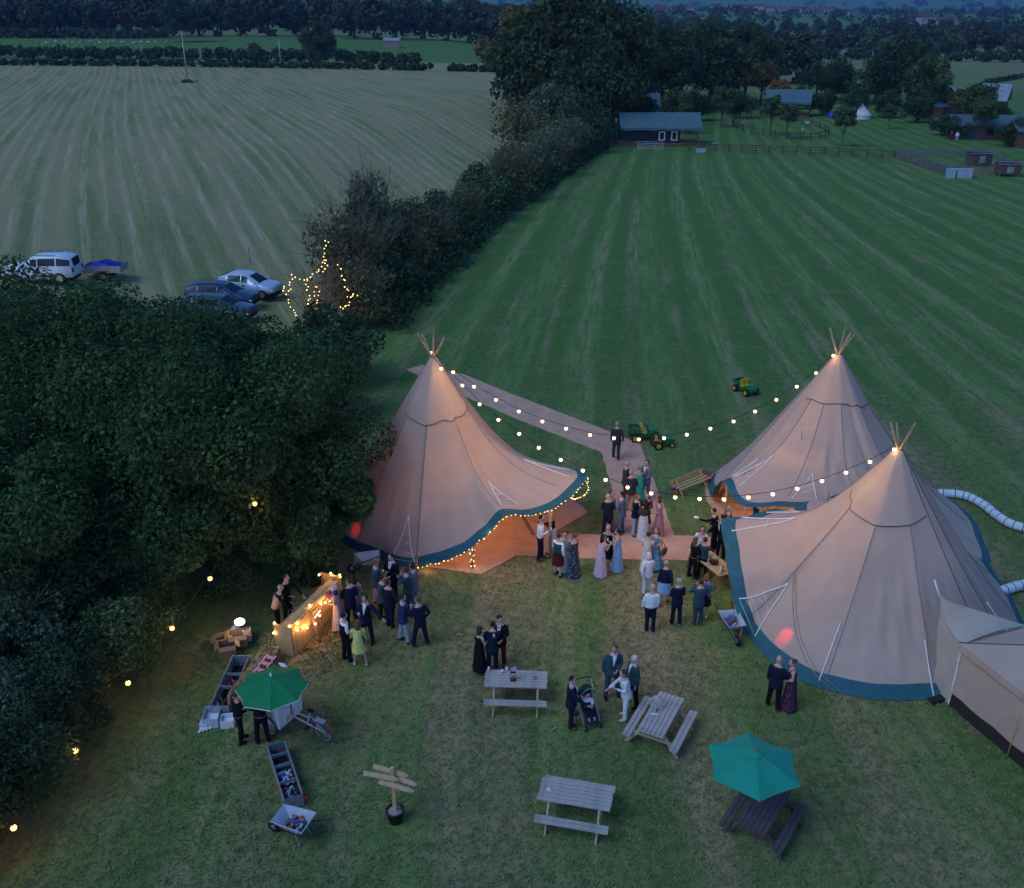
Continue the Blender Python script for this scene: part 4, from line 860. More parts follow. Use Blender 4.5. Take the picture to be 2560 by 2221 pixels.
for f0, n, cs, k in ((.10, 5, [(.3, .4, .45), (.02, .02, .03)], 'bottle'), (.55, 40, [(.35, .45, .52), (.03, .04, .06), (.5, .55, .6)], 'can'), (.84, 34, MULTI, 'can')):
    c = a.lerp(b, f0); o = litter('bottles and cans in the %s of the open trough' % {.10: 'far end', .55: 'middle', .84: 'near end'}[f0], (c.x, c.y, 0), cs, n, .22, .16, .13, k); o.rotation_euler[2] = ang(a, b)
a, b = P(602, 1640, .42), P(548, 1764, .42); trough('long galvanised trough lying along the hay bales', a, b, .5, .40, (.36, .62))
for f0 in (.5, .85): c = a.lerp(b, f0); o = litter('dark bottles in the %s of the hay bale trough' % ('middle' if f0 == .5 else 'near end'), (c.x, c.y, 0), [(.03, .05, .3), (.02, .02, .03), (.02, .02, .02), (.3, .35, .5)], 9, .2, .16, .12, 'bottle'); o.rotation_euler[2] = ang(a, b)
t = thing('poppy_bunch', 'red flower bunch at the foot of the open trough', 'flowers', P(762, 2010, 0)); b = M(); [b.ell((random.uniform(-.12, .12), random.uniform(-.12, .12), random.uniform(.08, .3)), .035, 6, 4) for _ in range(9)]; b.obj('petals', mat('red_petals', (.5, .03, .02), .8), t); b = M(); [b.tube([(0, 0, 0), (random.uniform(-.12, .12), random.uniform(-.12, .12), .25)], .006, 4) for _ in range(9)]; b.obj('stems', LEAF['mid'], t)
# -------- hay bales, boxes, floodlight
HAY = mat('hay', (.36, .27, .12), 1, .45, 16, bump=1.2, bscale=45)
a, b = P(684, 1645, .0), P(592, 1778, .0); rz = ang(a, b); d = (b - a).normalized(); names = ['hay bale at the bar end of the row', 'hay bale in the middle of the row', 'hay bale behind the two dark clad vendors']
for i in range(3):
    c = a + (b - a) * ((i + .5) / 3); t = thing('hay_bale', names[i], 'hay bale', Vector((c.x, c.y, 0)), rz + random.uniform(-.05, .05), 'hay bales beside the trike'); L = (b - a).length / 3 - .03; bm = M(); rings = []
    for k in range(13):
        x = -L / 2 + L * k / 12; s = .97 if k in (0, 12) else 1; rings.append([Vector((x + random.uniform(-.012, .012), y * s + random.uniform(-.015, .015), .235 + z * s + random.uniform(-.015, .015))) for y, z in ((-.27, -.22), (.27, -.22), (.28, 0), (.27, .22), (0, .235), (-.27, .22), (-.28, 0))])
    bm.loft(rings).obj('straw', HAY, t); C = [(random.uniform(-L / 2, L / 2), random.uniform(-.2, .2), .45, .08) for _ in range(20)]; put('loose_straw', leaf_mesh('loose_straw', C, 500, .09, HAY, .3), t, kind='stuff')
    for x in (-.25, .25): M().tube([(x, -.29, .02), (x, -.29, .46), (x, .29, .46), (x, .29, .02)], .008, 4).obj('twine', ROPE, t)
b = M()
C = [(P(px, py, 0).x, P(px, py, 0).y, .01, .5) for px, py in ((760, 1640), (800, 1620), (820, 1650), (700, 1625), (850, 1600), (790, 1670), (690, 1600), (740, 1600))]
put('scattered_straw', leaf_mesh('scattered_straw', C, 2200, .09, HAY, .06), kind='stuff', label='loose straw strewn on the grass in front of the bar')
REDB = mat('red_carton', (.42, .03, .03), .7, .2, 8)
for i, (px, py) in enumerate(((676, 1652), (664, 1667), (652, 1684))):
    t = thing('carton', 'red and white carton %s on the hay bales' % ('farthest', 'in the middle of three', 'nearest the green parasol')[i], 'carton', on(px, py, .47), rz + 1.4, 'red cartons on the bales'); M().box((0, 0, .06), (.34, .22, .12)).obj('sleeve', REDB, t)
    for x in (-.14, .14): M().box((x, 0, .062), (.035, .224, .124)).obj('white_band', WHT, t)
    for q in range(3): M().box((-.06 + .06 * q, .0, .1215), (.03, .12, .003)).obj('print_mark', WHT, t)
for i, (px, py) in enumerate(((697, 1659), (702, 1664), (694, 1670))): o = M().lathe((0, 0, 0), [(.03, 0), (.04, .22), (.03, .22)], 10).obj('cup_stack', WHT, None, True, label='stack of white paper cups lying on the bales, %s' % ('upper', 'right', 'lower')[i], cat='cups'); o.location = on(px, py, .51); o.rotation_euler = (R(88), 0, R(70))
def openbox(label, loc, rz, d, m, cat='box', name='cardboard_box', flaps=True):
    t = thing(name, label, cat, loc, rz); x, y, z = d; th = .012
    M().box((0, 0, .008), (x, y, .016)).obj('bottom', m, t)
    for s in (-1, 1):
        M().box((s * x / 2, 0, z / 2), (th, y, z)).obj('side', m, t); M().box((0, s * y / 2, z / 2), (x, th, z)).obj('side', m, t)
        if flaps:
            f = M().box((0, 0, 0), (.16, y, th)).obj('flap', m, t); f.location = (s * (x / 2 + .06), 0, z - .04); f.rotation_euler = (0, s * R(35), 0); f = M().box((0, 0, 0), (x, .14, th)).obj('flap', m, t); f.location = (0, s * (y / 2 + .05), z - .05); f.rotation_euler = (-s * R(40), 0, 0)
    M().box((0, 0, z * .45), (x - .03, y - .03, .02)).obj('contents', CHAR if m is CARD else WHT, t)
    return t
openbox('open cardboard box nearest the long trough', P(571, 1636, 0), .3, (.5, .4, .42), CARD); openbox('open cardboard box under the floodlight', P(598, 1612, 0), .25, (.55, .42, .46), CARD); openbox('half hidden cardboard box left of the floodlight boxes', P(556, 1612, 0), .5, (.4, .35, .32), CARD)
openbox('upright white carton behind the cardboard boxes', P(620, 1600, 0), .2, (.22, .22, .42), WHT, name='white_carton', flaps=False); 
bag = M(); bag.loft([[Vector((math.cos(a) * r_ * (1 + .15 * math.sin(3 * a)), math.sin(a) * r_, z)) for a in [2 * math.pi * i / 12 for i in range(12)]] for r_, z in ((.16, 0), (.2, .15), (.15, .32), (.06, .42), (.02, .45))]); o = bag.obj('white_sack', WHT, None, True, label='white plastic sack lying behind the cardboard boxes', cat='sack'); o.location = P(592, 1592, 0)
PLB = mat('pale_blue_plastic', (.42, .52, .64), .5, .15, 5)
openbox('pale blue plastic crate with packs left of the vendors', P(532, 1805, 0), .1, (.42, .55, .32), PLB, 'crate', 'plastic_crate', False); openbox('white plastic crate behind the ponytailed vendor', P(571, 1812, 0), .15, (.36, .34, .26), WHT, 'crate', 'plastic_crate', False)
for i in range(4): o = M().lathe((0, 0, 0), [(.03, 0), (.035, .5), (.028, .5)], 8).obj('cup_tube', WHT, None, True, label='tube of white cups on the grass, %s from the left' % ('first', 'second', 'third', 'fourth')[i], cat='cups', group='tubes of cups left of the crates'); o.location = P(497 + 9 * i, 1832 - 3 * i, .04); o.rotation_euler = (R(-88), 0, R(-10))
M().box((0, 0, .09), (.22, .3, .16)).obj('paper_pack', PLB, None, label='pale pack standing before the blue crate', cat='pack').location = P(513, 1815, 0)
t = thing('floodlight', 'bright work lamp on a short stand behind the boxes', 'lamp', P(606, 1600, 0)); M().tube([(0, 0, 0), (0, 0, .62)], .018, 6).obj('stand', BLK, t)
for a in (0, 2.1, 4.2): M().tube([(0, 0, .25), (math.cos(a) * .25, math.sin(a) * .25, .0)], .012, 5).obj('foot', BLK, t)
q = Matrix.Rotation(R(35), 3, 'X'); M().ell((0, -.02, .70), (.17, .13, .055), 14, 6, rot=q).obj('lens', mat('flood_lens', (1, 1, 1), .3, emit=(1, .85, .62), estr=.4), t, True); M().ell((0, .03, .665), (.18, .14, .05), 14, 6, rot=q).obj('housing', BLK, t, True); lamp('glow', t, (0, -.15, .85), 8, (1, .78, .5), .12)

# -------- wooden bar
bn, bf = P(735, 1632, 0), P(852, 1562, 0); bn = Vector((-6.75, 23.75, 0)); bf = Vector((-5.72, 26.35, 0)); rz = ang(bn, bf); L = (bf - bn).length
t = thing('wooden_bar', 'plank built wooden bar hung with warm bulbs', 'bar', bn, rz)
fp = M().box((0, 0, 0), (.168, .022, 1.04)).mesh('plank', PINE)
for i in range(int(L / .172)): o = put('front_plank', fp, t, loc=(.10 + .172 * i, -.02 + random.uniform(-.004, .004), .54 + random.uniform(-.015, .015)))
ep = M().box((0, 0, 0), (.022, .155, 1.10)).mesh('plank', PINE)
for i in range(4):
    put('end_plank', ep, t, loc=(-.02, .06 + .158 * i, .57)); put('end_plank', ep, t, loc=(L + .02, .06 + .158 * i, .60))
for i in range(2): M().box((L / 2, .06 + .17 * i, 1.10), (L + .10, .165, .035)).obj('counter_plank', PINE, t)
for i in range(2): M().box((L / 2, .40 + .16 * i, .82), (L - .1, .15, .03)).obj('work_shelf', OAKW, t)
for x in (.03, L - .03):
    for y in (.02, .6): M().box((x, y, .56), (.06, .05, 1.1)).obj('post', OAKW, t)
M().box((L * .45, .64, .6), (.6, .03, .45)).obj('back_panel', PINE, t)
M().box((L + .05, -.03, .62), (.07, .07, 1.22)).obj('end_post', PINE, t); M().box((L + .02, .30, 1.22), (.10, .8, .05)).obj('head_rail', PINE, t)
# bed-frame lattice leaning on the front
g = M(); lat = thing('metal_trellis', 'rusty metal trellis with bulbs leaning on the bar front', 'trellis', bn, rz)
for i in range(9): g.tube([(1.1 + .165 * i, -.28 - .0 * i, .05), (1.1 + .165 * i, -.05, .98)], .009, 4)
for z in (.06, .35, .65, .97): f = (z - .05) / .93; g.tube([(1.05, -.28 + .23 * f, z), (2.5, -.28 + .23 * f, z)], .011, 4)
g.obj('bars', mat('rusty_metal', (.16, .09, .06), .8), lat)
for x in (1.02, 2.52): M().beam((x, -.30, .02), (x, -.05, 1.02), .05, .03).obj('frame_upright', OAKW, lat)
bp = [(-.03, .55, 1.13), (.0, .03, 1.13), (.30, -.06, 1.06), (.02, .12, .62), (.25, -.06, .85), (.55, -.06, .72), (.75, -.06, .60), (1.0, -.2, .62), (1.25, -.22, .78), (1.15, .05, 1.16), (1.55, -.1, 1.0), (1.75, -.12, .92), (2.0, -.14, .80), (2.35, -.15, .68), (L - .2, .60, 1.30), (L + .03, .30, 1.30), (L + .05, -.03, 1.30), (-.04, .62, .75)]
s_ = thing('bar_lights', 'string of warm bulbs draped over the wooden bar', 'string lights', bn, rz)
M().tube([bp[i] for i in (17, 0, 1, 2, 4, 5, 6, 7, 8, 10, 11, 12, 13)], .006, 4).obj('cable', WIRE, s_); M().tube([bp[i] for i in (1, 9, 16, 15, 14)], .006, 4).obj('cable', WIRE, s_)
for p_ in bp: M().ell(p_, .036, 8, 6).obj('bulb', BULB, s_, True); lamp('glow', s_, Vector(p_) + Vector((0, -.05, .03)), 1.3, (1, .48, .12), .04)
b = M(); [b.ell((1.0 + .055 * i, -.23, .88 + .012 * i), .022, 6, 4) for i in range(6)]; b.obj('white_bulbs', mat('cool_bulb', (1, 1, 1), .4, emit=(.75, .85, 1), estr=.15), lat)
b = M(); [b.ell((2.15 + random.uniform(-.15, .15), -.1 + random.uniform(-.05, .05), 1.0 + random.uniform(-.15, .1)), .045, 6, 4) for _ in range(16)]; b.obj('flower_posy', mat('purple_flowers', (.20, .06, .30), .9, .4, 20), lat)

# -------- drinks trike with parasol
rz = math.atan2(-.7, 1.3); ctr = Vector((-6.45, 20.75, 0)); t = thing('drinks_trike', 'white box tricycle cart under the green parasol', 'tricycle', ctr, rz)
CW = mat('cart_white', (.62, .68, .74), .4, .12, 3); BIKE = mat('bike_frame', (.55, .55, .60), .4, .1)
M().box((0, 0, .62), (.78, .95, .66)).obj('box', CW, t); M().box((0, 0, .965), (.86, 1.03, .03)).obj('lid', CW, t); M().box((.405, -.05, .55), (.012, .52, .46)).obj('menu_board', WHT, t); M().box((.414, -.05, .48), (.004, .34, .22)).obj('notice', mat('cream_paper', (.55, .53, .42), .9), t); M().box((.2, -.2, .99), (.3, .35, .02)).obj('lid_panel', STEEL, t); M().box((-.15, .25, 1.0), (.3, .3, .05)).obj('tray', CHR, t)
def cyc(par, x, y, r_, ax=(0, 1, 0)):
    pts = [Vector((x + r_ * math.cos(a), y, r_ + .005 + r_ * math.sin(a))) for a in [2 * math.pi * i / 20 for i in range(21)]]; o = M().tube(pts, .019, 6, cap=False).obj('tyre', RUB, par, True)
    b = M(); [b.tube([(x, y, r_), pts[i] * .96 + Vector((x, y, r_)) * .04], .003, 3) for i in range(0, 20, 1)]; b.tube([(x, y - .03, r_), (x, y + .03, r_)], .025, 8); b.tube([Vector((x, y, r_)).lerp(p_, .93) for p_ in pts], .011, 5, cap=False); b.obj('wheel', CHR, o)
cyc(t, .0, .53, .31); cyc(t, .0, -.53, .31); cyc(t, 1.50, 0, .31)
fr = M(); fr.tube([(.42, 0, .45), (.95, 0, .38), (1.50, 0, .32)], .022, 7); fr.tube([(.95, 0, .38), (1.12, 0, .86)], .02, 7); fr.tube([(.42, 0, .62), (1.06, 0, .62)], .018, 7); fr.tube([(1.1, 0, .7), (1.5, .03, .32)], .012, 5); fr.tube([(1.1, 0, .7), (1.5, -.03, .32)], .012, 5); fr.obj('frame', BIKE, t, True)
M().ell((1.13, 0, .90), (.13, .08, .04), 10, 6).obj('saddle', BLK, t, True); M().tube([(.45, -.42, 1.02), (.5, -.2, 1.0), (.44, 0, .95), (.5, .2, 1.0), (.45, .42, 1.02)], .013, 6).obj('handlebar', BLK, t, True); M().tube([(.44, 0, .95), (.42, 0, .5)], .016, 6).obj('stem', BLK, t)
b = M(); b.loft([[Vector((1.5 + (.345 + e) * math.cos(a), y, .31 + (.345 + e) * math.sin(a))) for a in [R(-10 + 15 * i) for i in range(13)]] for y, e in ((-.03, -.01), (0, .01), (.03, -.01))], cap=False, closed=False).obj('mudguard', mat('red_guard', (.40, .05, .06), .5), t); M().tube([(.95, -.09, .26), (.95, .09, .26)], .06, 10).obj('chainset', BLK, t)
b = M(); b.box((1.42, 0, .68), (.32, .16, .02)); b.obj('rack', BIKE, t); M().box((.30, .40, 1.06), (.10, .16, .14)).obj('napkin_box', mat('cream_paper', (.55, .53, .42)), t)
gp = P(677, 1691, 2.35); parasol('green eight panel parasol with white trim over the trike cart', Vector((gp.x, gp.y, 2.35)), .95, .34, 8, GREENP, R(10), Vector((ctr.x, ctr.y, .99)), WHT, False, wh=True)

# -------- food table by the front tipi
a, b = Vector((7.02, 27.15, 0)), Vector((6.15, 28.95, 0)); rz = ang(a, b); t = thing('trestle_table', 'wooden trestle table of food beside the front tipi', 'table', a, rz); L = (b - a).length
for i in range(4): M().box((L / 2, -.10 - .19 * i, .75), (L, .185, .03)).obj('top_plank', PINE, t)
for x in (.25, L - .25):
    for y in (-.10, -.67):
        for s in (-1, 1): M().beam((x, y, .73), (x + s * .22, y, 0), .04, .04).obj('leg', OAKW, t)
    M().beam((x, -.10, .40), (x, -.67, .40), .03, .04).obj('brace', OAKW, t)
def onT(x, y, z=.767): return a + Matrix.Rotation(rz, 3, 'Z') @ Vector((x, y, z))
t = thing('serving_board', 'wooden board of red canapes at the near end of the food table', 'serving board', onT(.32, -.42), rz + .2); M().box((0, 0, .012), (.42, .5, .024)).obj('board', PINE, t); bb = M(); [bb.ell((random.uniform(-.16, .16), random.uniform(-.2, .2), .035), (.03, .03, .02), 6, 4) for _ in range(22)]; bb.obj('canapes', mat('red_food', (.32, .06, .04), .7, .4, 30), t)
t = thing('bowl', 'dark bowl heaped with berries on the food table', 'bowl', onT(.72, -.30)); M().lathe((0, 0, 0), [(.08, 0), (.17, .09), (.16, .09), (.07, .02)], 14).obj('dish', BLK, t, True); bb = M(); [bb.ell((random.gauss(0, .06), random.gauss(0, .06), .09 + random.uniform(0, .04)), .03, 6, 4) for _ in range(24)]; bb.obj('berries', mat('dark_berries', (.10, .02, .02), .6), t)
for i, (x, y) in enumerate(((.98, -.22), (1.15, -.42), (1.35, -.25), (1.55, -.45), (1.72, -.22), (.95, -.52))): o = M().lathe((0, 0, 0), [(.05, 0), (.085, .10), (.08, .10), (.04, .015)], 12).obj('glass_dish', GLS, None, True, label='clear glass dish on the food table, %s from the berry bowl' % ('first', 'second', 'third', 'fourth', 'fifth', 'sixth')[i], cat='dish', group='glass dishes on the food table'); o.location = onT(x, y)
t = thing('plate', 'plate of green salad at the far end of the food table', 'plate', onT(1.75, -.5)); M().lathe((0, 0, 0), [(.08, 0), (.16, .03), (.15, .03)], 14).obj('dish', WHT, t, True); bb = M(); [bb.ell((random.gauss(0, .06), random.gauss(0, .06), .05), .03, 6, 4) for _ in range(16)]; bb.obj('salad', LEAF['mid'], t)
o = M().lathe((0, 0, 0), [(.045, 0), (.045, .20), (.02, .26), (.02, .28)], 10).obj('white_flask', WHT, None, True, label='white bottle at the near corner of the food table', cat='bottle'); o.location = onT(.10, -.12)

# -------- toy tractors
TG = mat('toy_green', (.015, .16, .05), .4, .1); TY = mat('toy_yellow', (.65, .42, .01), .4, .1)
def twheel(t, x, y, r_, wd):
    o = M().tube([(x, y - wd / 2, r_), (x, y + wd / 2, r_)], r_, 14).obj('tyre', RUB, t, True); M().tube([(x, y - wd / 2 - .01, r_), (x, y + wd / 2 + .01, r_)], r_ * .55, 12).obj('hub', TY, o)
def gator(label, loc, rz, sc=1.0):
    t = thing('toy_truck', label, 'toy truck', loc, rz, scale=sc)
    for x in (-.42, .45):
        for y in (-.33, .33): twheel(t, x, y, .19, .14)
    M().box((.0, 0, .26), (1.1, .44, .12)).obj('chassis', TG, t); b = M(); b.loft([[Vector((x, s * w_, z)) for s, z in ((-1, z0), (1, z0), (1, z1), (-1, z1))] for x, w_, z0, z1 in ((.22, .24, .3, .52), (.45, .26, .3, .52), (.66, .20, .3, .40))]); b.obj('bonnet', TG, t)
    for nm, c, d in (('bed_floor', (-.42, 0, .42), (.5, .62, .04)), ('bed_side', (-.42, .31, .52), (.5, .03, .2)), ('bed_side', (-.42, -.31, .52), (.5, .03, .2)), ('tailgate', (-.67, 0, .52), (.03, .62, .2)), ('bed_front', (-.17, 0, .52), (.03, .62, .2))): M().box(c, d).obj(nm, TG, t)
    for y in (-.14, .14): M().box((-.02, y, .40), (.24, .24, .07)).obj('seat', TY, t); M().box((-.12, y, .57), (.06, .24, .32)).obj('seat_back', TY, t)
    M().tube([(.22, .1, .5), (.14, .1, .62)], .015, 5).obj('steering_column', BLK, t); M().tube([Vector((.14, .1 + .09 * math.cos(a), .63 + .09 * math.sin(a))) for a in [2 * math.pi * i / 12 for i in range(13)]], .012, 5).obj('steering_wheel', BLK, t); M().box((.66, 0, .28), (.05, .5, .08)).obj('bumper', TG, t)
    return t
gator('green and yellow toy truck standing alone on the field', P(1862, 982, 0), R(-62), 1.0)
g1 = gator('green and yellow toy truck with a laden bed beside the path', P(1607, 1098, 0), R(4), 1.05); bx_ = litter('purple and white bag in the toy truck bed', g1.location + Vector((-.42, 0, 0)), [(.30, .18, .40), (.5, .45, .55)], 10, .16, .16, .50, 'can', 'bag')
t = thing('toy_tractor', 'green toy tractor with yellow wheels beside the toy truck', 'toy tractor', P(1655, 1118, 0), R(14)); [twheel(t, -.3, y, .20, .13) for y in (-.26, .26)]; [twheel(t, .40, y, .13, .10) for y in (-.2, .2)]
b = M(); b.loft([[Vector((x, s * w_, z)) for s, z in ((-1, z0), (1, z0), (1, z1), (-1, z1))] for x, w_, z0, z1 in ((.05, .13, .2, .42), (.35, .14, .2, .44), (.55, .11, .2, .36))]); b.obj('bonnet', TG, t); M().box((-.15, 0, .24), (.5, .3, .08)).obj('chassis', BLK, t); M().box((-.2, 0, .32), (.2, .22, .06)).obj('seat', TY, t); M().box((-.31, 0, .46), (.06, .22, .28)).obj('seat_back', TY, t); [M().box((-.3, y, .43), (.3, .06, .03)).obj('mudguard', TG, t) for y in (-.26, .26)]
M().tube([(.08, 0, .42), (-.02, 0, .50)], .012, 5).obj('steering_column', BLK, t)
# -------- pallet bench planter
a, b = P(1690, 1228, .3), P(1768, 1196, .3); t = thing('pallet_bench', 'leaning pallet wood planter with purple flowers near the rear tipi', 'planter', Vector(((a.x + b.x) / 2, (a.y + b.y) / 2, 0)), ang(a, b)); L = (b - a).length
for y in (-.18, 0, .18): M().box((0, y, .42), (L, .08, .03)).obj('slat', PINE, t)
M().box((0, .28, .62), (L, .03, .10)).obj('back_slat', PINE, t); M().box((0, .28, .48), (L, .03, .08)).obj('back_slat', PINE, t)
for x in (-L * .38, L * .38): M().beam((x, -.22, 0), (x, .26, .66), .05, .06).obj('leg', PINE, t); M().beam((x, .26, 0), (x, -.2, .40), .05, .06).obj('leg', PINE, t)
PUR = mat('purple_flowers', (.20, .06, .30), .9, .4, 20)
for lb, px, py, m_ in (('purple flower basket at the low end of the pallet planter', 1690, 1237, PUR), ('dark pink flower basket at the high end of the pallet planter', 1768, 1205, mat('pink_flowers', (.30, .04, .12), .9, .4, 20))):
    t = thing('flower_basket', lb, 'flowers', P(px, py, 0)); M().lathe((0, 0, 0), [(.14, 0), (.20, .22), (.18, .22)], 12).obj('basket', OAKW, t); bb = M(); [bb.ell((random.gauss(0, .13), random.gauss(0, .13), .27 + random.uniform(-.03, .12)), .04, 6, 4) for _ in range(34)]; bb.obj('blooms', m_, t)
# -------- small posts and grass litter
M().tube([(0, 0, -.1), (0, 0, .95)], .07, 8).obj('wooden_stake', OAKW, None, label='short wooden stake beside the field hedge', cat='post').location = P(915, 858)
for lb, px, py in (('thin dark fence stake in the hay field behind the trailer', 305, 632), ('thin dark fence stake in the hay field behind the silver car', 626, 660)): M().tube([(0, 0, -.1), (0, 0, 1.25)], .03, 6).obj('fence_stake', OAKW, None, label=lb, cat='post').location = P(px, py)
for lb, pix in (('green ribbon scrap on the grass left of the trio', [(1142, 1587), (1150, 1585), (1156, 1589)]), ('pale yellow glow stick on the grass left of the pram', [(1377, 1828), (1391, 1819)])): M().tube([P(x, y, .04) for x, y in pix], .018, 5).obj('ribbon', mat('mint_ribbon', (.25, .5, .35), .7), None, label=lb, cat='litter')
# -------- bulbs strung along the hedge
hp = [P(637, 1260, 4.2), P(525, 1447, 2.5), P(430, 1571, 1.7), P(320, 1708, 1.4), P(188, 1877, 1.2), P(34, 2070, 1.1)]
t = thing('hedge_lights', 'string of six warm bulbs hanging along the left hedge', 'string lights', Vector((hp[3].x, hp[3].y, 0)))
M().tube([hp[0] + Vector((.8, 1.5, .6))] + [p_ + Vector((0, 0, .08)) for p_ in hp] + [hp[-1] + Vector((-.6, -1.6, .1))], .008, 5).obj('cable', WIRE, t, True, True)
for p_ in hp: o = M().ell((0, 0, 0), .070, 10, 8).obj('bulb', mat('amber_bulb', (1, .7, .3), .4, emit=(1, .50, .12), estr=.30), t, True, True); o.location = p_; M().tube([(0, 0, .045), (0, 0, .09)], .02, 6).obj('socket', WIRE, o); lamp('glow', t, p_ + Vector((0, 0, -.0)), 7.0, (1, .42, .08), .10, True)
# ------------------------------------------------------------------ cars
def car(label, loc, rz, L, Wd, st, paint, wb, wr=.33, rails=False, scale=1.0):
    # st: stations (x, z_low, z_belt, z_roof, half-width factor at roof, kind); front at +x
    t = thing('parked_car', label, 'car', loc, rz, scale=scale); hw = Wd / 2; rings = []; gl = mat('car_glass', (.015, .022, .03), .25, .05, spec=.35); PT = {}
    for x, zl, zb, zr, wf, wd in st:
        w_ = hw * wd; r_ = [(-w_ * .86, zl), (-w_ * .98, zl + .10), (-w_, (zl + zb) / 2), (-w_ * .96, zb), (-hw * wf, zr), (0, zr + .025), (hw * wf, zr), (w_ * .96, zb), (w_, (zl + zb) / 2), (w_ * .98, zl + .10), (w_ * .86, zl)]
        rings.append([Vector((x, y, z)) for y, z in r_])
    b = M().loft(rings); b.obj('body', paint, t, True)
    o_ = lambda p_, n_: p_ + n_ * .014
    for i in range(len(st) - 1):
        a, c = rings[i], rings[i + 1]; cab = [st[j][3] - st[j][2] > .3 for j in (i, i + 1)]
        if all(cab):
            for s, (lo, hi) in ((-1, (3, 4)), (1, (7, 6))):
                q = [a[lo].lerp(a[hi], .12), c[lo].lerp(c[hi], .12), c[lo].lerp(c[hi], .86), a[lo].lerp(a[hi], .86)]; m = sum(q, Vector()) / 4; q = [m + (p_ - m) * .92 for p_ in q]; n_ = Vector((0, s, .25)).normalized(); vs = [o_(p_, n_) for p_ in q]; M().add(vs + q, [(0, 1, 2, 3) if s < 0 else (3, 2, 1, 0)] + [(k, k + 4, (k + 1) % 4 + 4, (k + 1) % 4) for k in range(4)]).obj('side_window', gl, t)
        elif any(cab):
            q = [a[4].lerp(a[5], .08), a[6].lerp(a[5], .08), c[6].lerp(c[5], .08), c[4].lerp(c[5], .08)] if True else 0; m = sum(q, Vector()) / 4; q = [m + (p_ - m) * .88 for p_ in q]; n_ = (q[1] - q[0]).cross(q[3] - q[0]).normalized(); n_ = n_ if n_.z > 0 else -n_; vs = [p_ + n_ * .03 for p_ in q]; M().add(vs + q, [(0, 1, 2, 3), (3, 2, 1, 0)] + [(k, k + 4, (k + 1) % 4 + 4, (k + 1) % 4) for k in range(4)]).obj('windscreen' if st[i][0] > 0 else 'rear_window', gl, t)
    for x in (-wb / 2, wb / 2):
        for s in (-1, 1):
            w_ = M().tube([(x, s * (hw - .20), wr), (x, s * (hw + .015), wr)], wr, 18).obj('tyre', RUB, t, True); M().tube([(x, s * (hw - .05), wr), (x, s * (hw + .03), wr)], wr * .62, 12).obj('rim', CHR, w_)
    xf, xr = st[-1][0], st[0][0]; zf = st[-1][2]; zr_ = st[0][2]
    for s in (-1, 1): M().ell((xf - .10, s * hw * .72, zf - .10), (.12, .16, .08), 10, 6).obj('headlight', CHR, t, True); M().box((xr + .03, s * hw * .80, zr_ - .12), (.10, .20, .26)).obj('tail_light', mat('tail_red', (.35, .015, .015), .3), t); M().box((st[len(st) // 2 + 1][0] - .1, s * (hw + .09), st[2][2] + .05), (.12, .16, .11)).obj('mirror', paint, t)
    M().box((xf + .01, 0, zf - .32), (.06, Wd * .6, .14)).obj('grille', BLK, t); M().box((xf + .03, 0, zf - .48), (.03, .5, .11)).obj('number_plate', WHT, t); M().box((0, 0, .24), (L * .9, Wd * .8, .12)).obj('underbody', BLK, t)
    if rails: [M().tube([(st[2][0], s * hw * .66, st[3][3] + .05), (0, s * hw * .66, st[3][3] + .09), (st[4][0] - .1, s * hw * .66, st[3][3] + .05)], .02, 6).obj('roof_rail', BLK, t) for s in (-1, 1)]
    return t
SUVW = mat('white_paint', (.62, .66, .72), .35, .05, spec=.6); SILV = mat('silver_paint', (.55, .60, .68), .3, .05, metal=.3, spec=.6); NAVY = mat('navy_paint', (.030, .055, .11), .25, .05, spec=.7); DGRY = mat('slate_paint', (.05, .075, .11), .25, .05, spec=.7)
SUV = [(-2.30, .50, 1.02, 1.06, .62, .86), (-2.22, .42, 1.10, 1.64, .74, .97), (-1.3, .32, 1.10, 1.78, .76, 1), (-.1, .30, 1.10, 1.76, .76, 1), (.35, .30, 1.10, 1.68, .74, 1), (.95, .32, 1.10, 1.16, .80, 1), (2.05, .36, 1.02, 1.08, .78, .97), (2.38, .45, .88, .92, .70, .84)]
HAT = [(-1.95, .45, .92, .96, .66, .84), (-1.80, .36, 1.02, 1.22, .66, .95), (-1.15, .28, .98, 1.46, .64, 1), (-.2, .26, .93, 1.50, .64, 1), (.25, .26, .90, 1.40, .62, 1), (1.0, .28, .88, .95, .76, 1), (1.65, .32, .78, .84, .74, .96), (1.98, .42, .62, .66, .64, .80)]
EST = [(-2.30, .45, .92, .98, .66, .86), (-2.15, .36, 1.0, 1.36, .66, .95), (-1.4, .28, .98, 1.48, .66, 1), (0, .26, .94, 1.50, .66, 1), (.4, .26, .92, 1.42, .64, 1), (1.15, .28, .90, .97, .78, 1), (1.95, .32, .80, .86, .75, .96), (2.32, .42, .64, .68, .65, .80)]
car('white off road car parked with its trailer behind the oaks', P(112, 703), R(182), 4.75, 1.95, SUV, SUVW, 2.85, .38, True, 1.0)
car('silver hatchback parked beside the fairy lit tree', P(628, 738), R(-14), 3.97, 1.74, HAT, SILV, 2.5, .31, False, 1.08)
car('dark blue estate car parked in front of the silver hatchback', P(560, 762), R(-8), 4.7, 1.82, EST, NAVY, 2.75, .33, True, 1.0)
car('slate car half hidden by the oak in front of the blue estate', P(550, 795), R(-8), 4.7, 1.82, EST, DGRY, 2.75, .33, False, 1.0)
t = thing('car_trailer', 'low metal trailer with a blue tarpaulin behind the white car', 'trailer', P(268, 695), R(182)); 
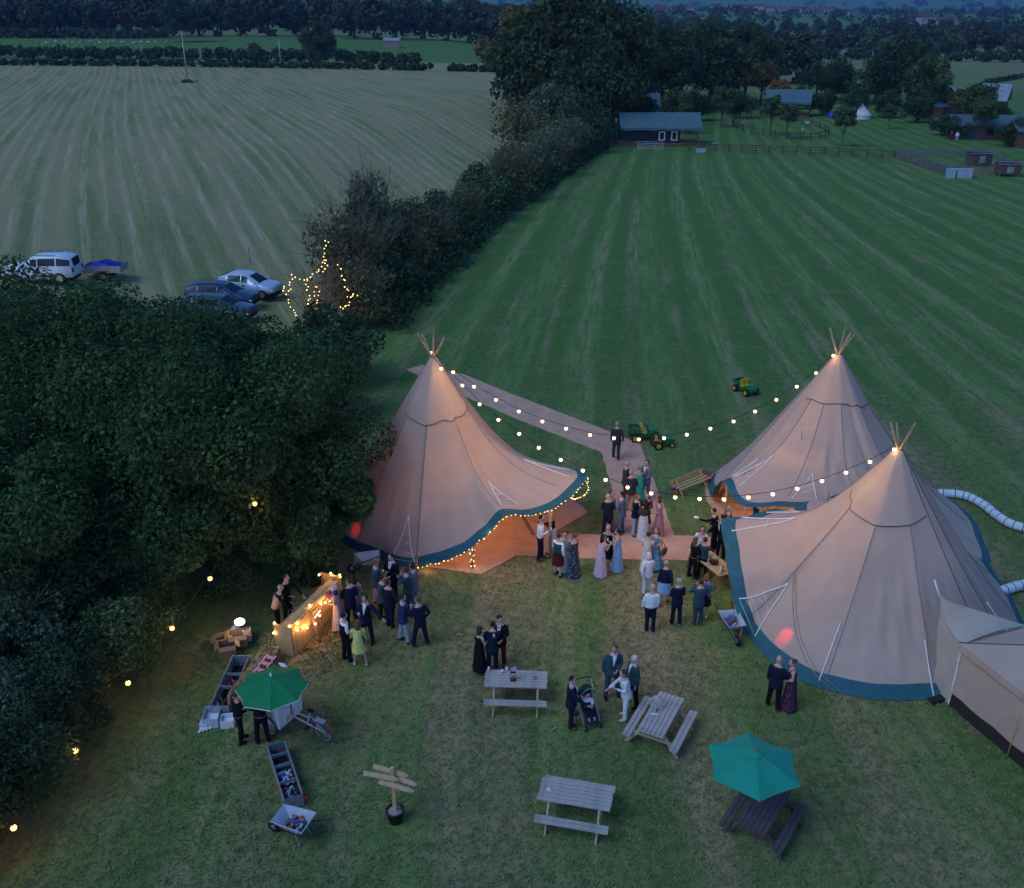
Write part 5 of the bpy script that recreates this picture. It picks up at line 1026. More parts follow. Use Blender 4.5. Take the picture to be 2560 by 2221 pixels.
for s in (-1, 1): M().box((0, s * .75, .75), (2.5, .03, .45)).obj('side_panel', STEEL, t); M().box((s * 1.25, 0, .75), (.03, 1.5, .45)).obj('end_panel', STEEL, t); w_ = M().tube([(-.1, s * .80, .3), (-.1, s * .95, .3)], .3, 16).obj('tyre', RUB, t, True); M().tube([(-.1, s * .80, .3), (-.1, s * .97, .3)], .17, 12).obj('rim', CHR, w_); M().box((-.1, s * .88, .63), (.8, .2, .03)).obj('mudguard', BLK, t)
M().box((0, 0, .54), (2.5, 1.5, .04)).obj('bed', STEEL, t); M().tube([(1.25, 0, .5), (2.1, 0, .5)], .04, 6).obj('drawbar', STEEL, t); b = M(); rr = []
for i in range(10): x = -.9 + 1.9 * i / 9; rr.append([Vector((x + random.uniform(-.06, .06), y + random.uniform(-.05, .05), .9 + .38 * math.sin(math.pi * i / 9) * (1 - (y / .75) ** 2) * random.uniform(.6, 1.1))) for y in np.linspace(-.7, .7, 9)])
b.loft(rr, cap=False, closed=False).obj('tarpaulin', mat('blue_tarp', (.01, .02, .30), .5, .3, 4), t, False)

# ------------------------------------------------------------------ the camp
RFC = mat('lodge_canvas', (.075, .145, .165), .85, .12, 1, bump=.2, bscale=3); WLD = mat('dark_lodge_wall', (.020, .030, .038), .9, .2, 1); DECK = mat('deck_boards', (.16, .085, .055), .85, .3, 2); BARNW = mat('barn_boards', (.12, .075, .058), .9, .3, 1); BARNR = mat('barn_roof', (.085, .125, .145), .85, .2, 1); SHING = mat('pale_roof', (.26, .29, .34), .9, .35, 1.5)
def lodge(label, loc, rz, w_, d_, hw, hr, porch=3.0, wins=2):
    t = thing('canvas_lodge', label, 'lodge', loc, rz); M().box((0, d_ / 2 - .3, .22), (w_ + .4, d_ + 1.4, .3)).obj('deck', DECK, t)
    x0, x1 = -w_ / 2, w_ / 2 - porch; M().box(((x0 + x1) / 2, d_ / 2, .37 + hw / 2), (x1 - x0, d_, hw)).obj('wall', WLD, t)
    k = 13; rows = []
    for f, z in ((-.14, hw + .05), (.2, hw + .35 * (hr - hw)), (.5, hr), (.8, hw + .35 * (hr - hw)), (1.14, hw + .05)): rows.append([Vector((-w_ / 2 - .3 + (w_ + .6) * i / (k - 1), d_ * f, .37 + z - (.10 * math.sin(math.pi * ((i % 3) / 3.0)) if f in (-.14, 1.14) else .05 * math.sin(math.pi * (i % 3) / 3)))) for i in range(k)])
    M().loft(rows, cap=False, closed=False).obj('canvas_roof', RFC, t); fr = rows[0]; M().loft([fr, [p_ + Vector((0, 0, -.32 - .12 * (i % 2))) for i, p_ in enumerate(fr)]], cap=False, closed=False).obj('scalloped_edge', RFC, t)
    for i in range(wins):
        x = x1 - .9 - i * 1.9; o = M().box((x, -.03, 1.40), (.95, .10, 1.35)).obj('window', WHT, t); M().box((x, -.07, 1.40), (.62, .08, 1.05)).obj('pane', GLASS, o)
    for x in (x1 + .2, w_ / 2): 
        for y in (-.6, d_ + .2): M().tube([(x, y, .3), (x, y, .37 + hw + .05)], .06, 6).obj('post', OAKW, t)
    for z in (.75, 1.0, 1.25): M().box((x1 + porch / 2 + .1, -.75, z), (porch, .05, .08)).obj('rail', DECK, t); M().box((w_ / 2 + .1, d_ / 2 - .4, z), (.05, d_ * .8, .08)).obj('rail', DECK, t)
    for i in range(3): M().box((w_ / 2 + .5 + .28 * i, d_ * .3, .30 - .1 * i), (.28, 1.2, .06)).obj('step', DECK, t)
    return t
lodge('long canvas lodge with a blue grey roof and two white windows', P(1650, 364), R(-1), 12.0, 5.0, 2.3, 4.3)
lodge('canvas lodge half hidden behind the big tree', P(1600, 300), R(8), 8.0, 5.0, 2.3, 4.3, 2.2, 0); lodge('safari tent with tilted blue grey roof and wooden deck beyond the ring fence', P(1965, 292), R(-18), 8.5, 5.5, 2.4, 4.6, 2.8, 2)
def barn(label, loc, rz, w_, d_, h, rise, wall, roof, door=True, name='barn', cat='barn'):
    t = thing(name, label, cat, loc, rz); M().box((0, d_ / 2, h / 2), (w_, d_, h)).obj('wall', wall, t); e = .5
    b = M(); A = [(-w_/2-e, -e, h-.1), (w_/2+e, -e, h-.1), (w_/2+e, d_+e, h-.1), (-w_/2-e, d_+e, h-.1), (-w_/2-e, d_/2, h+rise), (w_/2+e, d_/2, h+rise)]; b.add(A + [(x, y, z + .12) for x, y, z in A], [(6, 7, 11, 10), (8, 9, 10, 11), (0, 4, 5, 1), (2, 5, 4, 3), (0, 1, 7, 6), (2, 3, 9, 8), (0, 6, 10, 4), (4, 10, 9, 3), (1, 5, 11, 7), (5, 2, 8, 11)]); b.obj('roof', roof, t)
    [M().add([(x, 0, h), (x, d_, h), (x, d_/2, h+rise-.05)], [(0, 2, 1) if x < 0 else (0, 1, 2)]).obj('gable', wall, t) for x in (-w_/2, w_/2)]
    if door: o = M().box((-w_ * .33, -.04, h * .42), (w_ * .13, .10, h * .84)).obj('door', mat('teal_door', (.04, .08, .09), .8), t); M().box((-w_ * .10, -.04, h * .55), (1.0, .10, .9)).obj('window', GLASS, t)
    return t
barn('long timber barn with grey roof at the right edge', P(2495, 350), R(-6), 14, 5, 2.2, 1.3, BARNW, BARNR); barn('small red brown timber shed in the bushes', P(2330, 294), R(14), 4.6, 3.6, 2.0, 1.3, mat('red_boards', (.26, .10, .08), .9, .3, 1), BARNR, True, 'shed', 'shed')
barn('left white roofed hut behind the long barn', P(2395, 285), R(60), 3.6, 4, 2.6, 2.6, BARNW, SHING, False, 'hut', 'hut'); barn('right white roofed hut behind the long barn', P(2475, 285), R(-35), 4.6, 4.6, 2.6, 3.0, BARNW, SHING, False, 'hut', 'hut'); barn('dark shed corner cut by the right edge', P(2575, 372), R(0), 4, 4, 2.5, 1.0, BARNW, BARNR, False, 'shed', 'shed')
barn('small pinkish field shelter on the far pasture', at(980, 420), R(4), 6, 4, 2.6, 1.0, mat('pink_boards', (.34, .24, .24), .9), SHING, False, 'field_shelter', 'shelter')
# bell tent and dome tent
c = P(2150, 297); t = thing('bell_tent', 'white bell tent on the camp lawn', 'tent', c); n = 16; ring = lambda r_, z: [Vector((r_ * math.cos(2 * math.pi * i / n), r_ * math.sin(2 * math.pi * i / n), z)) for i in range(n)]
BW = mat('bell_canvas', (.62, .60, .60), .9, .1, 1); M().loft([ring(2.0, 0), ring(1.98, .75)], cap=False).obj('tent_wall', BW, t); M().loft([ring(2.05, .75), ring(1.05, 1.75), ring(.05, 2.9)], cap=False).obj('tent_roof', BW, t); b = M().add([(-.5, -2.0, 0), (.5, -2.0, 0), (.12, -1.1, 1.7), (-.12, -1.1, 1.7)], [(0, 1, 2, 3)]); b.obj('door_flap', mat('bell_flap', (.5, .48, .46)), t); M().tube([(0, 0, 0), (0, 0, 3.0)], .04, 6).obj('pole', POLE, t)
c = P(2082, 294); t = thing('dome_tent', 'small blue dome tent with an orange top', 'tent', c); M().loft([ring(1.35, 0), ring(1.25, .5), ring(.85, 1.0), ring(.45, 1.25)], cap=False).obj('flysheet', mat('blue_nylon', (.01, .04, .33), .5, .1), t, True); M().lathe((0, 0, 1.25), [(.46, 0), (.3, .12), (.02, .2)], 14).obj('top_vent', mat('orange_nylon', (.45, .10, .03), .5), t, True)
c = P(2123, 200); 
# fences
def fence(label, pix, step, h=1.15, rails=3, group=None, m=None, name='wooden_fence', closed=False):
    m = m or mat('fence_wood', (.10, .075, .055), .9, .3, 1); pts = [P(*q) for q in pix]; t = thing(name, label, 'fence', pts[0]); pm = M().box((0, 0, h / 2), (.14, .14, h)).mesh('post', m)
    for a, b in zip(pts, pts[1:]):
        L = (b - a).length; k = max(1, round(L / step))
        for i in range(k):
            p_, q_ = a.lerp(b, i / k), a.lerp(b, (i + 1) / k); p_.z = terr(p_.x, p_.y); q_.z = terr(q_.x, q_.y); put('post', pm, t, True, loc=p_)
            for r_ in range(rails): z = h * (.32 + .58 * r_ / max(1, rails - 1)); M().beam(p_ + Vector((0, 0, z)), q_ + Vector((0, 0, z)), .05, .10).obj('rail', m, t, False, True)
    put('post', pm, t, True, loc=pts[-1]); return t
fence('post and rail fence from the hedge to the metal gate', [(1505, 369), (1590, 373)], 2.4); fence('long post and rail fence dividing the camp from the mown field', [(1722, 378), (1990, 386), (2240, 398)], 1.95)
t = thing('field_gate', 'pale metal field gate beside the lodge', 'gate', P(1592, 376)); e = P(1658, 378) - P(1592, 376)
for z in (.25, .5, .75, 1.0, 1.25): M().tube([(0, 0, z), (e.x, e.y, z)], .03, 6).obj('bar', STEEL, t)
for f in (0, .33, .66, 1): M().tube([(e.x * f, e.y * f, .1), (e.x * f, e.y * f, 1.3)], .035, 6).obj('upright', STEEL, t)
cr = P(1945, 322); rp = []
RX, RY = (P(2048, 322) - P(1842, 322)).length / 2, (P(1945, 298) - P(1945, 348)).length / 2
t = thing('ring_fence', 'round post and rail pen on the camp lawn', 'fence', cr); fm = mat('fence_wood', (.10, .075, .055), .9, .3, 1); pm = M().box((0, 0, .6), (.16, .16, 1.2)).mesh('post', fm)
for i in range(26):
    a, c = 2 * math.pi * i / 26, 2 * math.pi * (i + 1) / 26; p_, q_ = Vector((RX * math.cos(a), RY * math.sin(a), 0)), Vector((RX * math.cos(c), RY * math.sin(c), 0)); put('post', pm, t, loc=p_)
    for z in (.45, .95): M().beam(p_ + Vector((0, 0, z)), q_ + Vector((0, 0, z)), .05, .10).obj('rail', fm, t)
# hen run
def pales(label, pix, h=1.1):
    pts = [P(*q) for q in pix]; t = thing('paling_fence', label, 'fence', pts[0]); b = M(); pm = mat('grey_pales', (.19, .17, .16), .9, .3, 1)
    for a, c in zip(pts, pts[1:]):
        k = max(2, int((c - a).length / .17))
        for i in range(k): p_ = a.lerp(c, i / k); b.box(p_ + Vector((0, 0, h * random.uniform(.46, .52))), (.09, .03, h * random.uniform(.92, 1.05)), random.uniform(-.2, .2))
        for z in (.3, .85): M().beam(a + Vector((0, 0, z)), c + Vector((0, 0, z)), .04, .05).obj('rail', pm, t, False, True)
    b.obj('pales', pm, t, False, True, kind='stuff')
pales('grey paling fence along the back of the hen run', [(2232, 390), (2360, 393), (2510, 396)]); pales('grey paling fence along the front of the hen run', [(2232, 396), (2320, 424), (2360, 434), (2490, 437), (2512, 402)])
def coop(label, loc, rz, w_, d_, h, roof):
    t = thing('hen_house', label, 'hen house', loc, rz); M().box((0, 0, h * .55), (w_, d_, h * .7)).obj('wall', BARNW, t)
    for s in (-1, 1):
        for q in (-1, 1): M().box((s * w_ * .45, q * d_ * .45, h * .1), (.1, .1, h * .25)).obj('leg', OAKW, t)
    for i in range(7): z = h * .88 + .11 * min(i, 6 - i); M().box((0, -d_ * .6 + d_ * 1.2 * (i + .5) / 7, z), (w_ * 1.15, d_ * .19, .05), m=0).obj('roof_board', roof if i % 2 else SHING, t)
    M().box((0, -d_ / 2 - .02, h * .5), (w_ * .3, .05, h * .45)).obj('door', SHING, t)
coop('hen house with a striped board roof inside the run', P(2443, 416), .05, 2.6, 2.0, 2.0, BARNR); coop('small pale rabbit hutch outside the hen run', P(2516, 440), -.1, 2.6, 1.7, 1.7, BARNW)
BIN = mat('bin_blue', (.30, .42, .50), .6, .1)
for lb, px in (('left pale blue feed bin at the hen run', 2375), ('middle pale blue feed bin at the hen run', 2399), ('right pale blue feed bin at the hen run', 2417)):
    t = thing('feed_bin', lb, 'bin', P(px, 445), 0, 'feed bins at the hen run'); M().box((0, 0, .5), (.9, .7, 1.0), taper=1.05).obj('bin_body', BIN, t); M().box((0, 0, 1.04), (1.0, .8, .09)).obj('lid', BIN, t)
t = thing('wooden_pallet', 'orange brown pallet leaning on the hen run fence', 'pallet', P(2434, 444)); [M().box((0, .1 * i * .5, .12 + .17 * i), (.9, .03, .09)).obj('slat', mat('orange_wood', (.36, .16, .08), .9), t) for i in range(7)]; [M().beam((x, 0, 0), (x, .32, 1.2), .06, .05).obj('bearer', OAKW, t) for x in (-.35, .35)]
t = thing('water_trough', 'pale water tank by the camp fence', 'trough', P(1752, 382)); M().box((0, 0, .35), (1.3, .7, .6), taper=1.08).obj('tank', BIN, t); M().box((0, 0, .67), (1.3, .66, .04)).obj('water', GLASS, t)
t = thing('garden_table', 'small green topped stand by the camp fence', 'stand', P(1788, 374)); M().lathe((0, 0, .7), [(.6, 0), (.5, .25), (.05, .35)], 12).obj('green_top', mat('green_cover', (.03, .30, .22), .7), t, True); M().tube([(0, 0, 0), (0, 0, .75)], .09, 6).obj('leg', OAKW, t)
# sheep
WOOL = mat('wool', (.55, .54, .52), 1, .2, 6, bump=.8, bscale=12); 
def sheep_mesh():
    b = M(); b.ell((0, 0, .62), (.50, .27, .28), 10, 7); b.ell((.48, 0, .72), (.20, .13, .15), 8, 5); b.ell((.66, 0, .74), (.14, .085, .09), 8, 5, 1)
    for x in (-.3, .3):
        for y in (-.14, .14): b.tube([(x, y, .45), (x - .02, y, .22), (x, y, 0)], [.06, .04, .035], 6, 1)
    b.tube([(-.48, 0, .7), (-.56, 0, .55)], [.05, .03], 5); [b.ell((.60, y, .80), (.03, .07, .03), 6, 4, 1) for y in (-.11, .11)]
    return b.mesh('sheep', [WOOL, mat('sheep_face', (.20, .18, .17), .9)], True)
SM = sheep_mesh()
for lb, px, py in (('white sheep standing at the right of the ring pen', 2018, 316), ('white sheep lying at the front of the ring pen', 2005, 334)): put('sheep', SM, label=lb, cat='sheep', group='sheep in the ring pen', loc=P(px, py), rot=(0, 0, random.uniform(0, 6)), scale=.85)
for i in range(15): put('sheep', SM, label='tiny white sheep grazing in a line on the far pasture', cat='sheep', group='flock on the far pasture', loc=at(120 + 21 * i + random.uniform(-6, 6), 425 + random.uniform(-6, 6)), rot=(0, 0, random.uniform(0, 6)), scale=1.3)
# utility poles
for lb, px, py, h in (('tall grey utility pole standing in the hay field', 470, 205, 11.5), ('thin utility pole at the far hedge', 703, 168, 7.5)):
    o = P(px, py); t = thing('utility_pole', lb, 'pole', o); M().tube([(0, 0, -.3), (0, 0, h)], [.20, .13], 8).obj('pole', mat('pole_grey', (.36, .34, .32), .9, .2, 2), t, True); M().box((0, 0, h - .4), (1.4, .12, .12)).obj('cross_arm', OAKW, t)
put('grass_clump', leaf_mesh('grass_clump', [(P(470, 207).x + random.uniform(-2, 2), P(470, 207).y + random.uniform(-1, 1), P(470, 207).z + .2, .6) for _ in range(12)], 500, .4, LEAF['mid']), label='ring of uncut grass at the foot of the tall pole', cat='grass clump')
# ------------------------------------------------------------------ people
SKIN = [mat('skin_fair', (.50, .31, .24), .6, .1, 12), mat('skin_tan', (.40, .235, .165), .6, .1, 12)]; EYE = mat('eye_dark', (.03, .02, .02), .3); LIP = mat('lip', (.36, .13, .11), .5)
HAIR = {k: mat('hair_' + k, c, .7, .3, 30) for k, c in dict(black=(.012, .010, .010), brown=(.050, .028, .018), lbrown=(.11, .065, .035), blonde=(.34, .23, .11), ginger=(.22, .075, .025), grey=(.30, .30, .31), white=(.55, .55, .56), red=(.20, .045, .025)).items()}
CC = dict(navy=(.010, .015, .036), black=(.009, .009, .012), dgrey=(.035, .038, .046), blue=(.016, .036, .115), greyb=(.105, .135, .20), teal=(.032, .070, .105), dteal=(.025, .060, .075), brown=(.062, .045, .040), white=(.72, .74, .78), cream=(.62, .55, .50), pink=(.46, .23, .30), rose=(.40, .24, .29), lilac=(.52, .42, .52), sky=(.22, .42, .66), pale=(.50, .56, .64), mint=(.03, .46, .34), yellow=(.58, .62, .20), tan=(.40, .27, .20), jeans=(.26, .34, .44), maroon=(.13, .012, .025), wine=(.09, .012, .018), floral=(.50, .36, .36), dfloral=(.020, .022, .045), bfloral=(.10, .30, .46), polka=(.016, .022, .045), shell=(.60, .66, .72), dskirt=(.015, .015, .02))
def cm(k):
    if k in ('floral', 'dfloral', 'bfloral', 'polka'):
        c2 = dict(floral=(.20, .12, .14), dfloral=(.34, .05, .12), bfloral=(.42, .52, .60), polka=(.30, .32, .38))[k]; nm = 'cloth_' + k
        if nm in MATS: return MATS[nm]
        m = mat(nm, CC[k], .95, .2, 22, spec=.1, col2=c2); mr = [q for q in m.node_tree.nodes if q.type == 'MAP_RANGE'][0]; mr.inputs['From Min'].default_value = .54; mr.inputs['From Max'].default_value = .60; return m
    return cloth(k, CC[k])
ARM = dict(down=((.235, -.02, 1.13), (.25, .05, .88)), pocket=((.29, -.08, 1.15), (.20, .07, .93)), front=((.24, .02, 1.13), (.07, .25, 1.06)), drink=((.25, .06, 1.14), (.13, .29, 1.24)), face=((.27, .17, 1.22), (.07, .17, 1.50)), out=((.40, .08, 1.23), (.62, .18, 1.10)), lift=((.36, .15, 1.50), (.30, .34, 1.70)), point=((.26, .26, 1.36), (.26, .52, 1.46)), behind=((.25, -.11, 1.15), (.06, -.17, .98)), hug=((.30, .20, 1.28), (.10, .42, 1.33)), swing=((.25, -.14, 1.16), (.27, -.20, .92)), swingf=((.25, .06, 1.15), (.24, .22, .97)), fold=((.24, .06, 1.14), (-.06, .22, 1.16)), reach=((.27, .22, 1.18), (.24, .48, 1.02)))
PEND = []
def ringxy(z, rx, ry, cy=0, n=16, pl=0, cx=0): return [Vector((cx + rx * math.cos(2 * math.pi * i / n) * (1 + pl * math.sin(7 * 2 * math.pi * i / n + z * 3)), cy + ry * math.sin(2 * math.pi * i / n) * (1 + pl * math.sin(7 * 2 * math.pi * i / n + z * 3)), z)) for i in range(n)]
def remesh(o, v=.026, it=3):
    m = o.modifiers.new('r', 'REMESH'); m.mode = 'VOXEL'; m.voxel_size = v; m.use_smooth_shade = True; s = o.modifiers.new('s', 'SMOOTH'); s.iterations = it; s.factor = .5; PEND.append(o)
def person(label, px, py, face, H=1.76, f=False, hair=('short', 'brown'), top=None, bottom=None, dress=None, arms=('down', 'down'), stride=0., stance=.10, lean=0., shirt=None, tie=None, shoes='black', sk=0, name='person', loc=None, tilt=0, group=None, wide=1.0, vestc=None):
    lo = P(px, py) if loc is None else loc; t = thing(name, label, 'person', lo, -R(face), group, scale=H / 1.76)
    lean = lean + random.uniform(0, 5); stance = stance * random.uniform(.85, 1.5); stride = stride + random.uniform(-.07, .07); sway = random.uniform(-.035, .035)
    sh = .165 if f else .19; wd = (.93 if f else 1.0) * wide; rot = Matrix.Rotation(-R(lean), 3, 'X'); piv = Vector((0, 0, .95))
    SW = lambda q: Vector((q.x + sway * sm((q.z - .1) / .85) - 1.3 * sway * sm((q.z - 1.05) / .5), q.y, q.z)); U = lambda p_: SW(piv + rot @ (Vector(p_) - piv) if Vector(p_).z > .95 else Vector(p_))
    UR = lambda ring: [U(p_) for p_ in ring]
    legs = [[(s * .09 * wd + sway * .9, 0, .92), (s * (.095 + (stance - .1) * .5), stride * s * .5 + .02, .49), (s * stance, stride * s, .09)] for s in (-1, 1)]
    A = []
    for s, k in zip((-1, 1), arms):
        e, w_ = ARM[k]; jj = lambda: random.uniform(-.015, .015); A.append([U((s * (sh - .01), 0, 1.40)), U((s * (e[0] + jj()) * (.93 if f else 1), e[1], e[2])), U((s * (w_[0] + jj()), w_[1], w_[2]))])
    TORSO = [(.86, .155 * wd, .115), (.95, .165 * wd, .12), (1.08, (.125 if f else .150) * wide, .105 * wide), (1.25, (.150 if f else .17) * wide, .118), (1.37, sh * .98, .105), (1.44, sh * .72, .075), (1.49, .058, .058)]
    tor = lambda d, z0=0, z1=9, ex=(): [UR(ringxy(z, rx + d, ry + d)) for z, rx, ry in list(ex) + [q for q in TORSO if z0 <= q[0] <= z1]]
    # body
    b = M(); b.loft(tor(0))
    for L in legs: b.tube(L, [.082 * wd, .056, .042], 10); b.ell((L[2][0], L[2][1] + .06, .05), (.042, .115, .045), 10, 6)
    for q in A: b.tube(q, [.050, .040, .030], 10); d = (q[2] - q[1]).normalized(); b.ell(q[2] + d * .05, (.034, .034, .034), 8, 6); b.tube([q[2] - d * .02, q[2] + d * .085], [.028, .036], 8, sq=.6)
    b.tube([U((0, -.005, 1.43)), U((0, .005, 1.56))], [.058, .054], 10)
    bo = b.obj('body', SKIN[sk], t, True); remesh(bo, .030, 2)
    # head and fingers, joined to the body when the surface is grown
    h = M(); hr = Matrix.Rotation(R(random.uniform(-32, 32)), 3, 'Z') @ Matrix.Rotation(-R(lean * .7 + tilt + random.uniform(-3, 12)), 3, 'X') @ Matrix.Rotation(R(random.uniform(-7, 7)), 3, 'Y'); hc = U((0, .015, 1.64)); HP = lambda x, y, z: hc + hr @ Vector((x, y, z))
    nu, rows = 14, []
    for i in range(1, 10):
        a = math.pi * i / 10 - math.pi / 2; z = .118 * math.sin(a); c = math.cos(a); jaw = 1 - .22 * max(0, -z / .118) ** 1.5
        rows.append([HP(.076 * c * math.cos(2 * math.pi * j / nu) * jaw, .096 * c * math.sin(2 * math.pi * j / nu) * (jaw if math.sin(2 * math.pi * j / nu) < 0 else 1) + (.012 if z < -.05 else 0), z) for j in range(nu)])
    h.loft(rows); h.ell(HP(0, .098, -.012), (.013, .02, .024), 6, 5)
    for s in (-1, 1): h.ell(HP(s * .078, -.005, -.005), (.010, .022, .032), 6, 5); h.ell(HP(s * .030, .086, .012), (.012, .008, .007), 6, 4, 1); h.ell(HP(s * .030, .088, .032), (.018, .006, .005), 6, 4, 1)
    h.ell(HP(0, .090, -.052), (.022, .008, .006), 6, 4, 2)
    for q, s in zip(A, (-1, 1)):
        d = (q[2] - q[1]).normalized(); sd = d.cross(Vector((0, 0, 1)) if abs(d.z) < .8 else Vector((0, 1, 0))).normalized(); pn = sd.cross(d)
        for i in range(4): p0 = q[2] + d * .08 + sd * (i - 1.5) * .018; ln = (.060, .072, .068, .052)[i]; p1 = p0 + d * ln * .5 + pn * .004; h.tube([p0, p1, p1 + (d * .7 + pn * .7) * ln * .5], [.009, .0085, .006], 5)
        p0 = q[2] + d * .035 - sd * .03 * s; h.tube([p0, p0 + d * .03 - sd * .022 * s, p0 + d * .062 - sd * .024 * s + pn * .01], [.011, .010, .007], 5)
    bo['_h'] = len(PEND_H); PEND_H.append((bo, h, [SKIN[sk], EYE, LIP]))
    # clothes
    if bottom:
        k, c = bottom
        if k == 'trousers':
            m_ = M(); m_.loft(tor(.016, 0, 1.07)); [m_.tube([(L[0][0], L[0][1], L[0][2] - .02), L[1], (L[2][0], L[2][1], .075)], [.098 * wd, .076, .068], 10) for L in legs]; remesh(m_.obj('trousers', cm(c), t, True))
        else:
            hem = float(k[5:]); n_ = 28; fl = .015 + .07 * (1.0 - hem); M().loft([UR(ringxy(1.09, .145, .12, n=n_)), UR(ringxy(.93, .185 * wd, .145, n=n_))] + [UR(ringxy(.93 + (hem - .93) * q / 5, .185 * wd + fl * q / 5, .15 + fl * q / 5, n=n_, pl=.05 * q / 5)) for q in range(1, 6)], cap=False).obj('kilt' if c == 'wine' else 'skirt', cm(c), t, True)
    if top:
        k, c = top
        if k == 'jacket':
            m_ = M(); m_.loft(tor(.022, .9, 1.46, [(.77, .185 * wd, .145)])); [m_.tube([q[0], q[1], q[1].lerp(q[2], .93)], [.066, .055, .045], 10) for q in A]; remesh(m_.obj('jacket', cm(c), t, True))
            v = lambda x, y, z: U((x, y, z)); sc_ = shirt or 'white'
            M().add([v(-.055, .098, 1.47), v(.055, .098, 1.47), v(.045, .138, 1.36), v(0, .156 * max(1, wide), 1.12), v(-.045, .138, 1.36), v(0, .150, 1.34), v(0, .105, 1.47)], [(0, 6, 5, 4), (6, 1, 2, 5), (4, 5, 3), (5, 2, 3)]).obj('shirt_front', cm(sc_), t); M().tube([v(-.06, .02, 1.485), v(-.045, .07, 1.475), v(0, .095, 1.465), v(.045, .07, 1.475), v(.06, .02, 1.485), v(.04, -.055, 1.50), v(-.04, -.055, 1.50), v(-.06, .02, 1.485)], .009, 6).obj('collar', cm(sc_), t, True)
            if tie: M().add([v(-.018, .118, 1.455), v(.018, .118, 1.455), v(.028, .163, 1.22), v(0, .170, 1.16), v(-.028, .163, 1.22)], [(0, 1, 2, 3, 4)]).obj('tie', cm(tie), t)
        else:
            m_ = M(); m_.loft(tor(.014, .95, 1.46)); r_ = (.060, .052, .042) if k != 'tee' else (.060, .054, .050)
            [m_.tube([q[0], q[1], q[1].lerp(q[2], .9)] if k != 'tee' else [q[0], q[0].lerp(q[1], .6)], list(r_) if k != 'tee' else [.060, .056], 10) for q in A]; remesh(m_.obj('shirt', cm('white' if k == 'vest' and not shirt else (shirt or c) if k == 'vest' else c), t, True))
            if k == 'vest': M().loft(tor(.030, .95, 1.40)).obj('waistcoat', cm(c), t, True)
            if tie: v = lambda x, y, z: U((x, y, z)); M().add([v(-.018, .10, 1.455), v(.018, .10, 1.455), v(.028, .152, 1.12), v(0, .156, 1.06), v(-.028, .152, 1.12)], [(0, 1, 2, 3, 4)]).obj('tie', cm(tie), t)
    if dress:
        c, hem = dress[0], dress[1]; n_ = 28; low = UR(ringxy(1.36 if len(dress) < 3 else 1.40, sh * 1.0 + .008, .112, n=n_)); fl = .02 + .075 * (1 - hem)
        rg = [low, UR(ringxy(1.26, .166, .138, n=n_)), UR(ringxy(1.09, .140 * wide, .118 * wide, n=n_)), UR(ringxy(.93, .185 * wd, .148, n=n_))] + [UR(ringxy(.93 + (hem - .93) * q / 6, .185 * wd + fl * (q / 6) ** 1.2, .150 + fl * (q / 6) ** 1.2, n=n_, pl=.09 * q / 6)) for q in range(1, 7)]
        M().loft(rg, cap=False).obj('dress', cm(c), t, True)
        if len(dress) > 2: [M().tube([q[0], q[0].lerp(q[1], .55)] if dress[2] == 'short' else [q[0], q[1], q[1].lerp(q[2], .9)], .060 if dress[2] == 'short' else [.058, .05, .04], 10).obj('sleeve', cm(c), t, True) for q in A]
        else: [M().tube([U((s * .10, .10, 1.36)), U((s * .11, .02, 1.47)), U((s * .10, -.09, 1.36))], .012, 5).obj('strap', cm(c), t, True) for s in (-1, 1)]
    for L in legs: M().ell((L[2][0], L[2][1] + .055, .052), (.050, .132, .056), 10, 6).obj('shoe', cloth('shoe_' + shoes, dict(black=(.012, .011, .011), brown=(.17, .065, .035), pale=(.55, .45, .42), white=(.7, .7, .72), red=(.35, .03, .04))[shoes]), t, True)
    # hair
    st, hcx = hair
    if st != 'bald':
        hm = M(); hq = lambda x, y, z: HP(x, y, z)
        hm.ell(HP(0, -.020, .028), (.084, .096, .098), 12, 8, rot=hr)
        if st in ('long', 'bob'):
            z1 = -.30 if st == 'long' else -.15; hm.loft([[HP(x * w_, y * w_ - .03, z) for x, y in ((-.085, .02), (-.075, -.05), (0, -.085), (.075, -.05), (.085, .02), (.05, -.01), (-.05, -.01))] for z, w_ in ((.05, 1), (-.08, 1.08), (z1 * .7, 1.12), (z1, .8))])
        if st == 'bun': hm.ell(HP(0, -.115, .03), .05, 8, 6)
        if st == 'pony': hm.tube([HP(0, -.09, .04), HP(0, -.15, -.02), HP(0, -.13, -.18), HP(0, -.11, -.27)], [.03, .035, .03, .01], 7)
        hm.obj('hair', HAIR[hcx], t, True)
    elif hcx != 'none': hm = M(); hm.tube([HP(.078, .02, -.01), HP(.07, -.05, 0), HP(0, -.09, .0), HP(-.07, -.05, 0), HP(-.078, .02, -.01)], .016, 6); hm.obj('hair_fringe', HAIR[hcx], t, True)
    t['_hand'] = 0; PT_[label] = (t, A, HP); return t
PT_ = {}; PEND_H = []
def hand(label, side):       # world place of a hand
    t, A, _ = PT_[label]; q = A[0 if side < 0 else 1]; d = (q[2] - q[1]).normalized(); return world_mx(t) @ (q[2] + d * .09)
def glass(plabel, side, label, m=None):
    o = M().lathe((0, 0, -.06), [(.022, 0), (.030, .12), (.026, .12), (.018, .01)], 8).obj('drinking_glass', m or GLS, None, True, label=label, cat='glass'); o.location = hand(plabel, side) + Vector((0, 0, .03))
J = lambda c: ('jacket', c); T_ = lambda c: ('trousers', c)
pp = person
